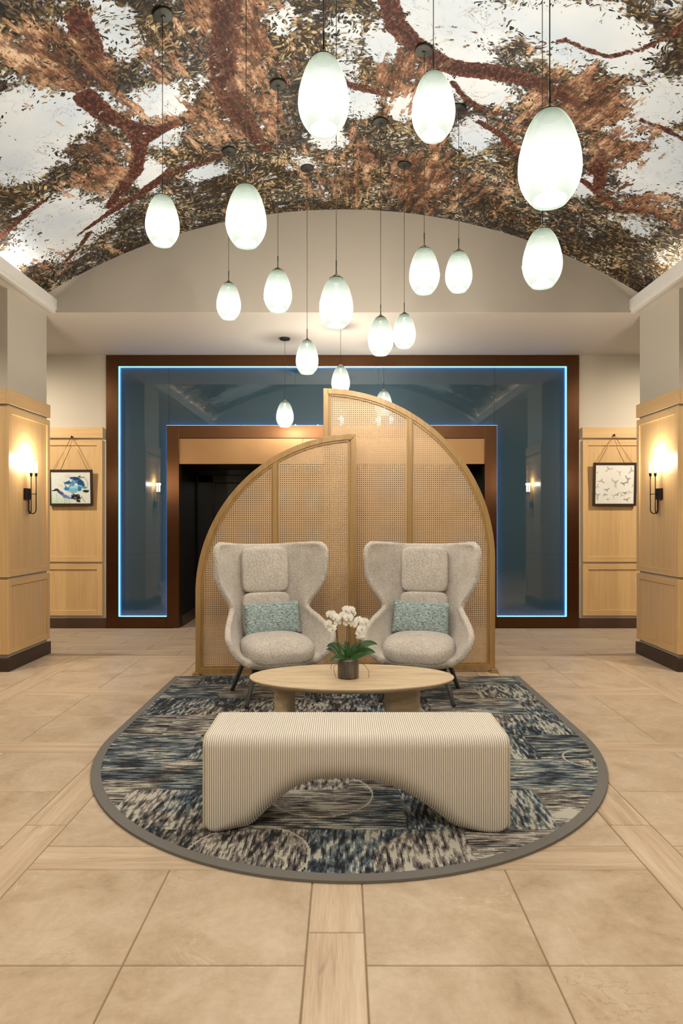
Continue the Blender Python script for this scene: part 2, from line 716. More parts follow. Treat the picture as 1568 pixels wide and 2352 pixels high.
SKY = [(-2.25, 4.94, 0.36, 0.23, 1.0), (-2.29, 4.63, 0.18, 0.09, 1.0), (-2.49, 5.23, 0.21, 0.23, 0.8), (-1.39, 5.09, 0.18, 0.17, 0.9), (-2.61, 6.27, 0.31, 0.39, 0.9), (-3.02, 6.35, 0.25, 0.18, 0.8), (-1.45, 4.32, 0.11, 0.21, 0.6), (-1.76, 5.96, 0.11, 0.19, 1.0), (-1.5, 5.47, 0.11, 0.17, 0.7), (0.28, 4.68, 0.09, 0.17, 0.8), (0.16, 5.34, 0.12, 0.17, 0.9), (0.48, 5.34, 0.1, 0.17, 0.8), (0.73, 4.42, 0.32, 0.19, 1.0), (1.49, 4.27, 0.39, 0.17, 1.0), (1.03, 5.05, 0.25, 0.11, 1.0), (1.89, 4.43, 0.12, 0.1, 0.7), (2.23, 4.72, 0.19, 0.23, 0.8), (2.57, 5.23, 0.2, 0.36, 0.9), (2.48, 5.57, 0.18, 0.21, 0.6), (1.07, 5.63, 0.13, 0.21, 0.8), (-0.11, 5.89, 0.13, 0.15, 0.7), (2.14, 5.93, 0.1, 0.15, 0.8), (0.87, 4.73, 0.19, 0.11, 0.8), (0.01, 4.77, 0.12, 0.31, 0.4), (-0.43, 4.42, 0.09, 0.15, 0.4), (0.48, 4.27, 0.17, 0.14, 0.9), (-1.24, 6.17, 0.14, 0.09, 0.9), (-0.36, 6.27, 0.12, 0.15, 0.5), (2.16, 5.06, 0.1, 0.13, 0.6), (1.52, 4.54, 0.15, 0.11, 0.6), (2.71, 6.16, 0.12, 0.15, 0.6), (-0.2, 3.0, .5, .4, .8), (1.8, 3.4, .5, .4, .8), (-2.2, 3.2, .5, .5, .8)]
MOSS = [(-1.96, 4.35, 0.26, 0.24, 1.0), (-1.81, 4.64, 0.18, 0.23, 0.9), (-2.1, 4.24, 0.14, 0.25, 0.8), (-0.68, 4.59, 0.21, 0.45, 1.0), (-0.64, 5.21, 0.2, 0.58, 0.8), (-0.89, 4.43, 0.17, 0.34, 0.8), (-0.9, 5.32, 0.21, 0.44, 0.7), (-0.46, 4.75, 0.09, 0.49, 0.6), (0.4, 4.99, 0.2, 0.29, 1.0), (0.59, 5.27, 0.21, 0.32, 0.6), (0.82, 6.51, 0.3, 0.57, 1.0), (1.81, 4.93, 0.35, 0.31, 1.0), (2.16, 5.23, 0.27, 0.28, 0.9), (1.62, 5.36, 0.21, 0.32, 0.6), (2.47, 5.81, 0.3, 0.22, 0.8), (0.13, 6.45, 0.17, 0.66, 0.7), (-0.25, 6.61, 0.26, 0.51, 0.5), (-1.25, 4.68, 0.21, 0.25, 0.5), (-1.92, 5.45, 0.18, 0.26, 0.8), (-2.11, 5.8, 0.23, 0.23, 0.8), (-1.27, 5.27, 0.21, 0.26, 0.7), (-1.6, 5.03, 0.16, 0.19, 0.6), (-1.19, 5.53, 0.22, 0.23, 0.7), (-0.98, 4.3, 0.14, 0.21, 0.7), (1.66, 6.16, 0.2, 0.35, 0.4), (-2.98, 6.73, 0.35, 0.28, 0.5), (1.4, 6.46, 0.3, 0.31, 0.5), (-.9, 3.2, .5, .6, .8), (1.0, 3.0, .5, .6, .8)]


def vault_ceiling():
    nx, ny = 300, 220
    th = math.asin(3.44 / VR)
    a = np.linspace(-th, th, nx)
    y = np.linspace(YF, YL, ny)
    A, Y = np.meshgrid(a, y)
    X = VR * np.sin(A)
    Z = VZ + VR * np.cos(A)
    V = np.stack([X, Y, Z], -1).reshape(-1, 3)
    i = np.arange(ny - 1)[:, None] * nx + np.arange(nx - 1)[None]
    i = i.ravel()
    F = np.stack([i, i + nx, i + nx + 1, i + 1], 1)
    o = mobj('vault_ceiling', V, F, None, smooth=True)
    x, yy = V[:, 0], V[:, 1]
    br = np.full(len(x), -1.0)
    for s in STROKES:
        for (x0, y0, w0), (x1, y1, w1) in zip(s, s[1:]):
            dx, dy = x1 - x0, y1 - y0
            t = np.clip(((x - x0) * dx + (yy - y0) * dy) / (dx * dx + dy * dy), 0, 1)
            d = np.hypot(x - x0 - t * dx, yy - y0 - t * dy)
            br = np.maximum(br, (w0 + (w1 - w0) * t) * .66 - d)
    def zones(L):
        g = np.zeros(len(x))
        for (cx, cy, rx, ry, w) in L:
            q = ((x - cx) / rx) ** 2 + ((yy - cy) / ry) ** 2
            g = np.maximum(g, w * np.exp(-.55 * q ** 1.4))
        return g
    sk, ms = zones(SKY), zones(MOSS)
    for nm, arr in (('branch', br), ('open_sky', sk), ('moss', ms)):
        at = o.data.attributes.new(nm, 'FLOAT', 'POINT')
        at.data.foreach_set('value', arr.astype(np.float32))
    muv = o.data.attributes.new('print_uv', 'FLOAT_VECTOR', 'POINT')
    s = A.ravel() * VR
    muv.data.foreach_set('vector', np.stack([s, yy, s + .28 * np.tanh(1.5 * s) * (yy - 5)], -1).astype(np.float32).ravel())
    t = NT('oak_canopy_mural_print')
    at = lambda nm: t.n('Attribute', {'attribute_name': nm})
    uv = at('print_uv').outputs['Vector']
    sep = t.n('SeparateXYZ', Vector=uv)
    sx, sy, sa = sep.outputs
    branch, sky, moss = (at(q).outputs['Fac'] for q in ('branch', 'open_sky', 'moss'))
    p = t.xyz(sx, sy)
    # sky
    skyc = t.ramp(t.noise(p, 1.1, 3), [(.35, (0.52, 0.62, 0.75)), (.6, (0.70, 0.77, 0.85))])
    # leaf clusters
    wob = t.n('TexNoise', Vector=p, Scale=6.0, Detail=2.0).outputs[1]
    pw = t.vadd(p, t.scl(wob, (.16, .16, 0)))
    def leaves(ang, sc, seed):
        q = t.vadd(pw, t.xyz(seed, seed * 1.7))
        big = t.n('TexVoronoi', {'voronoi_dimensions': '2D'}, Vector=q, Scale=6.5)
        bc = t.n('SeparateColor', Color=big.outputs['Color'])
        rot = t.n('VectorRotate', {'rotation_type': 'Z_AXIS'}, Vector=q, Center=big.outputs['Position'], Angle=t.math('MULTIPLY', bc.outputs[0], 5.0))
        v = t.n('TexVoronoi', {'voronoi_dimensions': '2D'}, Vector=t.scl(rot.outputs[0], (sc * .36, sc, 1)), Scale=1.0, Randomness=.9)
        sc_ = t.n('SeparateColor', Color=v.outputs['Color'])
        return v.outputs['Distance'], sc_.outputs[0], sc_.outputs[1]
    clump = t.noise(p, 2.6, 4, .6)
    clump2 = t.noise(p, 8.0, 4, .65)
    clump3 = t.noise(p, 24.0, 3, .6)
    tone = t.noise(p, 2.0, 3, .5)
    hue = t.smooth(t.noise(p, 1.5, 2), .42, .58)
    dens = t.math('SUBTRACT', 1.0, t.math('MULTIPLY', sky, 1.38))
    dens = t.math('ADD', dens, t.math('MULTIPLY', t.math('SUBTRACT', clump, .5), 1.5))
    dens = t.math('ADD', dens, t.math('MULTIPLY', t.math('SUBTRACT', clump2, .5), 1.6))
    dens = t.math('ADD', dens, t.math('MULTIPLY', t.math('SUBTRACT', clump3, .5), 1.1))
    def layer(ang, sc, seed, add, dk):
        d, r, r_ = leaves(ang, sc, seed)
        m = t.math('GREATER_THAN', t.math('SUBTRACT', t.math('ADD', dens, add), t.math('MULTIPLY', d, .35)), t.math('MULTIPLY', r, .9))
        m = t.math('MULTIPLY', m, t.math('LESS_THAN', d, t.math('ADD', .30, t.math('MULTIPLY', r, .16))))
        v = t.math('ADD', t.math('MULTIPLY', r_, .85), t.math('MULTIPLY', t.math('SUBTRACT', tone, .5), 1.3))
        v = t.math('ADD', t.math('SUBTRACT', v, t.math('MULTIPLY', d, .35)), dk)
        warm = t.ramp(v, [(.10, (0.012, 0.010, 0.008)), (.30, (0.045, 0.033, 0.016)), (.48, (0.13, 0.098, 0.045)), (.66, (0.29, 0.225, 0.11)), (.88, (0.58, 0.50, 0.33))])
        cool = t.ramp(v, [(.10, (0.012, 0.013, 0.016)), (.32, (0.04, 0.042, 0.042)), (.52, (0.12, 0.115, 0.085)), (.74, (0.33, 0.31, 0.23)), (.92, (0.60, 0.57, 0.46))])
        return m, t.mix(hue, cool, warm)
    # dark mass behind dense foliage
    under = t.smooth(dens, .55, .80)
    underc = t.ramp(clump3, [(.40, (0.014, 0.011, 0.010)), (.54, (0.06, 0.038, 0.024)), (.68, (0.24, 0.155, 0.09))])
    # moss streaks hanging along the depth
    ms1 = t.noise(t.xyz(t.math('MULTIPLY', sa, 9.0), t.math('MULTIPLY', sy, 2.0)), 1.0, 5, .74, .4)
    ms2 = t.noise(t.xyz(t.math('MULTIPLY', sa, 75.0), t.math('MULTIPLY', sy, 22)), 1.0, 3, .75, .8)
    msv = t.math('ADD', t.math('MULTIPLY', ms1, .62), t.math('MULTIPLY', ms2, .38))
    msv = t.math('ADD', msv, t.math('MULTIPLY', t.math('SUBTRACT', tone, .5), .35))
    mossc = t.ramp(msv, [(.39, (0.035, 0.015, 0.010)), (.46, (0.115, 0.052, 0.030)), (.52, (0.26, 0.135, 0.080)), (.58, (0.48, 0.30, 0.19)), (.66, (0.76, 0.56, 0.42))])
    mossc = t.mix(t.math('MULTIPLY', t.smooth(clump2, .54, .40), .75), mossc, (0.045, 0.024, 0.017))
    mm = t.math('ADD', t.math('MULTIPLY', moss, .85), t.math('MULTIPLY', t.math('SUBTRACT', ms1, .5), 3.4))
    mm = t.math('ADD', mm, t.math('MULTIPLY', t.math('SUBTRACT', clump2, .5), 1.6))
    mm = t.math('SUBTRACT', mm, t.math('MULTIPLY', sky, .35))
    mmask = t.math('MULTIPLY', t.smooth(mm, .34, .52), t.math('SUBTRACT', 1.0, t.math('MULTIPLY', t.smooth(branch, -.005, .03), .8)))
    # bark
    bn = t.noise(t.xyz(t.math('MULTIPLY', sx, 46.0), t.math('MULTIPLY', sy, 26.0)), 1.0, 4, .7, .0)
    bd = t.math('ADD', branch, t.math('MULTIPLY', t.math('SUBTRACT', t.noise(p, 14, 4, .7), .5), .07))
    bmask = t.smooth(bd, -.003, .007)
    barkc = t.ramp(t.math('ADD', bn, t.math('MULTIPLY', branch, -1.0)), [(.38, (0.025, 0.009, 0.008)), (.50, (0.085, 0.028, 0.019)), (.59, (0.19, 0.068, 0.042)), (.70, (0.48, 0.22, 0.09))])
    # thin twigs
    tw = t.noise(p, 4.5, 5, .6, 1.2)
    twm = t.math('SUBTRACT', 1.0, t.smooth(t.math('ABSOLUTE', t.math('SUBTRACT', tw, .5)), .0, .007))
    twm = t.math('MULTIPLY', twm, t.smooth(t.noise(p, 2.7, 2), .42, .56))
    c = t.mix(t.math('MULTIPLY', twm, .8), skyc, (0.14, 0.075, 0.055))
    m2, c2 = layer(-.7, 50, 2.3, -.02, -.08)
    m1, c1 = layer(.6, 44, .3, .0, .02)
    c = t.mix(under, c, underc)
    c = t.mix(m2, c, c2)
    c = t.mix(bmask, c, barkc)
    c = t.mix(mmask, c, mossc)
    hide = t.math('MAXIMUM', t.math('MULTIPLY', mmask, .9), t.smooth(branch, -.01, .015))
    top = t.math('MULTIPLY', m1, t.math('GREATER_THAN', t.math('ADD', clump2, t.math('MULTIPLY', clump3, .3)), t.math('ADD', .52, t.math('MULTIPLY', hide, .22))))
    c = t.mix(top, c, c1)
    t.set(Base_Color=c, Roughness=.6)
    t.put(t.b, 'Specular_IOR_Level', .25)
    o.data.materials.append(t.m)
    tag(o, 'barrel vault ceiling printed with a mossy oak tree canopy mural', None, None, 'structure')
    return o


vault_ceiling()

# flat ceiling with the rectangular opening of the vault
mb = MB()
HX = 3.13
mb.box(-6, 6, YL + .003, 10.5, ZS, ZS + .12)
mb.box(-6, 6, -5, YF - .003, ZS, ZS + .12)
mb.box(-6, -HX, YF, YL, ZS, ZS + .04)
mb.box(HX, 6, YF, YL, ZS, ZS + .04)
ceiling = mb.build('ceiling', M['ceil'])
tag(ceiling, 'flat painted soffit around the vaulted opening', None, None, 'structure')


def lunette(name, y, th, label):
    n = 60
    hx = 3.44
    xs = np.linspace(-hx, hx, n)
    V, F = [], []
    for yy in (y, y + th):
        for x in xs:
            V.append((x, yy, ZS + .003))
        for x in xs:
            V.append((x, yy, vz(x) + .03))
    for s in (0, 1):
        o = s * 2 * n
        for k in range(n - 1):
            q = (o + k, o + k + 1, o + n + k + 1, o + n + k)
            F.append(q if s == 0 else q[::-1])
    for k in range(n - 1):
        F.append((n + k, n + k + 1, 3 * n + k + 1, 3 * n + k))
        F.append((k, 2 * n + k, 2 * n + k + 1, k + 1))
    o = fix(mobj(name, V, F, M['lunette']))
    tag(o, label, None, None, 'structure')
    return o


lunette('wall_lunette', YL, .1, 'taupe arched wall end below the printed vault')
lunette('wall_lunette_front', YF - .1, .1, 'taupe arched wall end above the entrance side')

# cove mouldings with hidden LED strips
for s, nm, side in ((-1, 'trim_1', 'left'), (1, 'trim_2', 'right')):
    mb = MB()
    mb.box(s * 3.085, s * 3.13, YF, YL - .002, 3.728, 3.842, c=.003)
    mb.box(s * 3.10, s * 3.14, YF, YL - .002, 3.692, 3.73)
    o = mb.build(nm, M['trim'])
    tag(o, 'white stepped cove moulding along the %s edge of the vault' % side, None, None, 'structure')
    st = box('light_strip', s * 3.20, s * 3.235, YF + .1, YL - .55, 3.745, 3.757, M['cove'], o)

# columns ----------------------------------------------------------
def mapper(face, plane):
    if face == '-y':
        return lambda a, d, z: (a, plane - d, z)
    if face == '+y':
        return lambda a, d, z: (a, plane + d, z)
    if face == '+x':
        return lambda a, d, z: (plane + d, a, z)
    return lambda a, d, z: (plane - d, a, z)


def fbox(name, f, a0, a1, d0, d1, z0, z1, m, parent, c=.0015):
    p, q = f(a0, d0, z0), f(a1, d1, z1)
    return box(name, p[0], q[0], p[1], q[1], p[2], q[2], m, parent, c)


def shaker(parent, face, plane, a0, a1, z0, z1, sw=.068, th=.026):
    f = mapper(face, plane)
    mh = M['oak_h'] if face in ('-y', '+y') else M['oak_d']
    fld = fbox('wood_panel', f, a0 + .004, a1 - .004, 0, th - .013, z0 + .004, z1 - .004, M['oak'], parent, 0)
    for (u0, u1, w0, w1, nm, m) in ((a0, a0 + sw, z0, z1, 'stile', M['oak']), (a1 - sw, a1, z0, z1, 'stile', M['oak']),
                                    (a0 + sw, a1 - sw, z0, z0 + sw, 'rail', mh), (a0 + sw, a1 - sw, z1 - sw, z1, 'rail', mh)):
        p, q = f(u0, 0, w0), f(u1, th, w1)
        b = MB().box(p[0], q[0], p[1], q[1], p[2], q[2], c=.0018)
        V = np.array(b.v) - np.array(parent.location)
        o = mobj(nm, V, b.f, m, None)
        fix(o)
        o.parent = fld
    return fld


CX0, CX1, CY0, CY1 = 3.245, 4.12, 6.44, 7.29
for s, side in ((-1, 'left'), (1, 'right')):
    root = empty('column_' + side, (s * (CX0 + CX1) / 2, (CY0 + CY1) / 2, 0))
    tag(root, 'square column on the %s clad in pale oak panels' % side, None, None, 'structure')
    box('shaft', s * CX0, s * CX1, CY0, CY1, 0, ZS, M['wall'], root)
    box('baseboard', s * (CX0 - .034), s * (CX1 + .034), CY0 - .034, CY1 + .034, 0, .132, M['base'], root, .003)
    inner = '+x' if s < 0 else '-x'
    outer = '-x' if s < 0 else '+x'
    xs = sorted((s * (CX0 - .026), s * (CX1 + .026)))
    for (z0, z1) in ((.165, .885), (.91, 2.555)):
        shaker(root, inner, s * CX0, CY0 - .026, CY1 + .026, z0, z1, .062)
        shaker(root, outer, s * CX1, CY0 - .026, CY1 + .026, z0, z1, .062)
        shaker(root, '-y', CY0, xs[0] + .026, xs[1] - .026, z0, z1, .085)
        shaker(root, '+y', CY1, xs[0] + .026, xs[1] - .026, z0, z1, .085)
    # cap rail in four boards
    c0 = .03
    box('cap_rail', s * (CX0 - c0), s * CX0, CY0 - c0, CY1 + c0, 2.582, 2.724, M['oak_d'], root, .002)
    box('cap_rail', s * CX1, s * (CX1 + c0), CY0 - c0, CY1 + c0, 2.582, 2.724, M['oak_d'], root, .002)
    box('cap_rail', s * CX0, s * CX1, CY0 - c0, CY0, 2.582, 2.724, M['oak_h'], root, .002)
    box('cap_rail', s * CX0, s * CX1, CY1, CY1 + c0, 2.582, 2.724, M['oak_h'], root, .002)

# back walls beside the portal -------------------------------------
PX0, PX1 = -3.212, 3.194
for s, side, xe in ((-1, 'left', PX0), (1, 'right', PX1)):
    w = box('wall_back_' + side, xe, s * 6, YB, YB + .2, 0, ZS, M['wall'])
    tag(w, 'greige back wall on the %s with oak wainscot' % side, None, None, 'structure')
    e0 = xe + s * .042
    e1 = s * 4.35
    box('baseboard', xe, s * 6, YB - .016, YB, 0, .133, M['base_b'], w, .002)
    lo, hi = sorted((e0 + s * .008, e1))
    for (z0, z1) in ((.168, .868), (.895, 2.548)):
        shaker(w, '-y', YB, lo, hi, z0, z1, .075)
    lo, hi = sorted((e0, e1))
    box('cap_rail', lo, hi, YB - .034, YB, 2.575, 2.718, M['oak_h'], w, .002)
# outer room walls (seen only in reflections)
for nm, a in (('wall_left', (-6.1, -6, -5, 10.4, 0, ZS)), ('wall_right', (6, 6.1, -5, 10.4, 0, ZS)), ('wall_front', (-6, 6, -5.1, -5, 0, ZS))):
    w = box(nm, *a, M['wall'])
    tag(w, None, None, None, 'structure')

# recess of the lift lobby behind the portal -----------------------
OX0, OX1, OZ = -2.224, 1.916, 2.223
YR = 10.15
mb = MB()
mb.box(OX0 - .1, OX0, YB + .101, YR, 0, OZ)
mb.box(OX1, OX1 + .1, YB + .101, YR, 0, OZ)
mb.box(OX0 - .1, OX1 + .1, YB + .101, YR, OZ, OZ + .1)
mb.box(OX0 - .1, OX1 + .1, YR, YR + .1, 0, OZ + .1)
o = mb.build('wall_recess', M['black'])
tag(o, 'black stone walls of the recess behind the portal', None, None, 'structure')
box('baseboard', OX0, OX0 + .02, YB + .102, YR, 0, .15, M['base'], o, .003)
box('baseboard', OX1 - .02, OX1, YB + .102, YR, 0, .15, M['base'], o, .003)
d = box('door_1', -1.95, -.45, YR - .02, YR - .001, 0.005, 2.02, M['blackdoor'], None, .004)
tag(d, 'black lift door in the dark recess behind the screen', None, None, 'structure')
mb = MB()
mb.box(-2.2, -1.97, YR - .06, YR - .001, .15, 2.14, c=.004)
mb.box(-2.2, -.4, YR - .06, YR - .001, 2.03, 2.14, c=.004)
mb.build('door_frame', M['black'], d)
box('door_seam', -1.203, -1.197, YR - .023, YR - .019, .01, 2.0, M['black'], d)

# ================================================================== illuminated portal
por = empty('illuminated_portal', (0, YB, 0))
tag(por, 'wide bronze portal with blue edge lit dark glass around the recess', 'portal')
FZ = ZS - .004
fw = .166
yf = YB - .03
def pbox(nm, x0, x1, z0, z1, m, y0=yf, y1=YB + .10, c=.002):
    return box(nm, x0, x1, y0, y1, z0, z1, m, por, c)
GX0, GX1, GZ0, GZ1 = -3.046, 3.030, .153, 3.548      # outer glass limits
IX0, IX1, IZ = -2.39, 2.082, 2.744                    # inner frame outside
SEAM = .86
for x0, x1 in ((PX0 + .002, GX0), (GX1, PX1 - .002)):
    pbox('jamb', x0, x1, 0.0, SEAM - .0015, M['bronze'])
    pbox('jamb', x0, x1, SEAM + .0015, FZ, M['bronze'])
pbox('header', GX0, .001 + IX1, GZ1, FZ, M['bronze_h'])
pbox('header', IX1 + .002, GX1, GZ1, FZ, M['bronze_h'])
pbox('sill', GX0, IX0, 0.0, GZ0, M['bronze_h'])
pbox('sill', IX1, GX1, 0.0, GZ0, M['bronze_h'])
pbox('inner_jamb', IX0, OX0, 0.0, IZ, M['bronze'])
pbox('inner_jamb', OX1, IX1, 0.0, IZ, M['bronze'])
pbox('inner_header', OX0, OX1, 2.572, IZ, M['bronze_h'])
for a, b in ((OX0, -.55), (-.548, .62), (.622, OX1)):
    pbox('transom_panel', a, b, OZ, 2.570, M['bronze_l'], YB - .012)
gy = YB + .034
SX0, SX1 = -2.372, 2.062
pbox('glass_panel', GX0, SX0 - .003, GZ0, GZ1, M['glass'], gy, YB + .05, 0)
pbox('glass_panel', SX1 + .003, GX1, GZ0, GZ1, M['glass'], gy, YB + .05, 0)
pbox('glass_panel', SX0, SX1, IZ, GZ1, M['glass'], gy, YB + .05, 0)
pbox('backing', GX0, GX1, IZ + .01, GZ1, M['black'], YB + .052, YB + .06, 0)
lt = .0045
lo_, li_ = yf + .018, gy - .001
def led(x0, x1, z0, z1):
    pbox('led_strip', x0, x1, z0, z1, M['led'], lo_, li_, 0)
led(GX0, GX0 + lt, GZ0, GZ1)
led(GX1 - lt, GX1, GZ0, GZ1)
led(GX0 + lt, GX1 - lt, GZ1 - lt, GZ1)
led(GX0 + lt, IX0 - lt, GZ0, GZ0 + lt)
led(IX1 + lt, GX1 - lt, GZ0, GZ0 + lt)
led(IX0 - lt, IX0, GZ0, IZ)
led(IX1, IX1 + lt, GZ0, IZ)
led(IX0 - lt, IX1 + lt, IZ, IZ + lt)

# ================================================================== pendants
EGG = [(0, .06), (.025, .16), (.06, .30), (.10, .43), (.13, .51), (.20, .65), (.28, .765), (.42, .90), (.52, .97), (.60, .995), (.66, 1), (.73, .98), (.80, .925), (.86, .845), (.91, .755), (.95, .665), (.98, .59), (1.0, .54)]
EH, ER = .337, .1075


def shade_mat():
    t = NT('opal_glass_shade')
    co = t.n('TexCoord').outputs['Object']
    z = t.n('SeparateXYZ', Vector=co).outputs[2]
    # light of the lamp inside fades with distance from it through the opal glass
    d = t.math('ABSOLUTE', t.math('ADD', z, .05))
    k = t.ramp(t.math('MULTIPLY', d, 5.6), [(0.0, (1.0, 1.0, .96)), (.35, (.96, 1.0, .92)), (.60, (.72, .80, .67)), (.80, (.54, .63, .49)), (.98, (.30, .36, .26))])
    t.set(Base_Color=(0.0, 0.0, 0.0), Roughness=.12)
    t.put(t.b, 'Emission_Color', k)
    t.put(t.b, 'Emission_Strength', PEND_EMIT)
    # opal glass lets a share of the bulb's light straight through
    tr = t.n('BsdfTransparent', Color=(1.0, .98, .95))
    mx = t.n('MixShader', i0=.15, i1=t.b.outputs[0], i2=tr.outputs[0])
    t.t.links.new(mx.outputs[0], t.out.inputs[0])
    return t.m


def glass_clear():
    t = NT('clear_glass_tip')
    gl = t.n('BsdfGlossy', Color=(.9, .92, .85), Roughness=.04)
    tr = t.n('BsdfTransparent', Color=(.66, .68, .58))
    fr = t.n('LayerWeight', Blend=.35)
    mx = t.n('MixShader', i0=fr.outputs['Facing'], i1=tr.outputs[0], i2=gl.outputs[0])
    t.t.links.new(mx.outputs[0], t.out.inputs[0])
    return t.m


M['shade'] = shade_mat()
M['tip'] = glass_clear()
M['disc'] = emit('lamp_diffuser', (1.0, 0.99, 0.96), 5.0)
_t = M['disc'].node_tree
_tr = _t.nodes.new('ShaderNodeBsdfTransparent')
_mx = _t.nodes.new('ShaderNodeMixShader')
_mx.inputs[0].default_value = .27
_t.links.new(_t.nodes['Principled BSDF'].outputs[0], _mx.inputs[1])
_t.links.new(_tr.outputs[0], _mx.inputs[2])
_t.links.new(_mx.outputs[0], _t.nodes['Material Output'].inputs[0])
M['rim'] = plain('smoked_rim', (0.012, 0.013, 0.010), .25)
M['light_stop'] = plain('black_light_stop', (0.0006, 0.0006, 0.0005), .6, 0.0, 0.0)

# (x, y, z of egg top, canopy surface, label)
PEND = [
    (743, 118, 303, 2.79, 'v', 'second largest egg pendant lamp, at top centre with wide open bottom'),
    (995, 156, 319, 3.29, 'v', 'third largest egg pendant lamp, up right of centre before the red limb'),
    (1262, 246, 462, 2.30, 'v', 'largest and nearest egg pendant lamp, at upper right'),
    (565, 418, 562, 3.50, 'v', 'large egg pendant lamp left of centre touching the arch edge'),
    (373, 441, 562, 4.26, 'v', 'leftmost egg pendant lamp'),
    (1245, 520, 655, 3.66, 'v', 'egg pendant lamp directly below the largest one'),
    (638, 616, 713, 5.08, 'v', 'egg pendant lamp right beside the small far left one, hanging slightly higher and larger'),
    (525, 647, 730, 5.88, 'v', 'small egg pendant lamp at far left of the lower cluster'),
    (772, 630, 751, 4.22, 'v', 'largest egg pendant lamp of the lower central cluster'),
    (974, 566, 670, 4.70, 'v', 'left and larger of the pair of egg pendant lamps before the arched wall'),
    (1053, 574, 667, 5.30, 'v', 'right and smaller of the pair of egg pendant lamps before the arched wall'),
    (705, 779, 856, 6.31, 'v', 'small egg pendant lamp hanging across the bronze portal header'),
    (874, 726, 812, 5.58, 'v', 'larger of two overlapping egg pendant lamps right of centre'),
    (928, 718, 797, 6.22, 'v', 'smaller of two overlapping egg pendant lamps right of centre'),
    (782, 838, 903, 7.67, 's', 'egg pendant lamp just above the tall screen corner'),
    (654, 918, 981, 8.19, 's', 'farthest low egg pendant lamp hung on a short cord before the glass'),
    (881, 893, 955, 8.45, 's', 'egg pendant lamp half hidden behind the curved screen top'),
]
_sh = {}


def egg_mesh():
    body = [(ER * r, EH / 2 - EH * t) for t, r in EGG if t >= .10]
    tip = [(ER * r, EH / 2 - EH * t) for t, r in EGG if t <= .10]
    inner = [(ER * r * .93, EH / 2 - EH * t) for t, r in EGG if t > .86][::-1]
    return body, tip, inner


def pendant(px, y0, y1, D, kind, label, first):
    X = (px - 788) / 1530 * D
    zc = 1.46 + (1195 - (y0 + y1) / 2) / 1530 * D
    zt = vz(X) if kind == 'v' else ZS
    root = empty('pendant_lamp', (X, D, zt))
    tag(root, label, 'pendant lamp', 'egg pendant lamps')
    if not _sh:
        body, tip, inner = egg_mesh()
        # outer opal body, folding in at the mouth
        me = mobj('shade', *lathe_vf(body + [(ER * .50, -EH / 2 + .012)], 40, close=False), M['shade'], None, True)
        clean(me)
        _sh['shade'] = me.data
        bpy.data.objects.remove(me)
        tp = mobj('clear_tip', *lathe_vf(tip, 32, close=False), M['tip'], None, True)
        clean(tp)
        _sh['clear_tip'] = tp.data
        bpy.data.objects.remove(tp)
        dd = mobj('diffuser', *lathe_vf([(ER * .52, -EH / 2 + .014), (ER * .52, -EH / 2 + .009)], 32), M['disc'], None)
        clean(dd)
        _sh['diffuser'] = dd.data
        bpy.data.objects.remove(dd)
        rr = mobj('shade_rim', *lathe_vf([(tip[-1][0] * .98, tip[-1][1] + .004), (tip[-1][0] * 1.012, tip[-1][1] - .001), (tip[-1][0] * 1.02, tip[-1][1] - .005)], 32, close=False), M['rim'], None, True)
        _sh['shade_rim'] = rr.data
        bpy.data.objects.remove(rr)
        npl = mobj('light_stop_plate', *lathe_vf([(tip[-1][0] * .97, tip[-1][1] - .004), (tip[-1][0] * .97, tip[-1][1] - .001)], 32), M['light_stop'], None)  # opaque disc added to stop bulb light escaping through the clear tip
        _sh['light_stop_plate'] = npl.data
        bpy.data.objects.remove(npl)
        so = mobj('socket', *lathe_vf([(.006, EH / 2 - .036), (.010, EH / 2 - .03), (.010, EH / 2 - .004), (.006, EH / 2 + .004)], 16), M['chain'], None, True)
        _sh['socket'] = so.data
        bpy.data.objects.remove(so)
    loc = (0, 0, zc - zt)
    for nm in ('shade', 'clear_tip', 'diffuser', 'shade_rim', 'light_stop_plate', 'socket'):
        o = bpy.data.objects.new(nm, _sh[nm])
        link(o, root)
        o.location = loc
    top = zc + EH / 2
    mobj('stem', *tube_vf([(X, D, top - .002), (X, D, top + .085)], .0042, 10), M['canopy'], root, True)
    mobj('cord', *tube_vf([(X, D, top + .08), (X, D, zt - .015)], .0022, 8), M['cord'], root, True)
    # canopy plate follows the slope of the ceiling
    V, F = lathe_vf([(.012, -.034), (.016, -.026), (.060, -.022), (.064, -.018), (.064, .004)], 32)
    o = mobj('canopy', V, F, M['canopy'], root, False, True)
    if kind == 'v':
        o.rotation_euler = (0, math.asin(X / VR), 0)
        o.location = (0, 0, .003)
    lamp('pendant_bulb', 'POINT', (X, D, zc - .03), PEND_W, (1.0, .93, .80), .035, parent=root)
    return root


for i, p in enumerate(PEND):
    pendant(*p, i == 0)

# ================================================================== rug
RC, RA, RYB, RYC, RYF = .035, 1.597, 6.19, 4.5, 2.672


def rug_outline(ins, n=72):
    a = RA - ins
    pts = [(RC + a, RYB), (RC - a, RYB)]
    for k in range(n + 1):
        t = PI + PI * k / n
        pts.append((RC + a * math.cos(t), RYC + (RYC - RYF - ins) * math.sin(t)))
    return pts


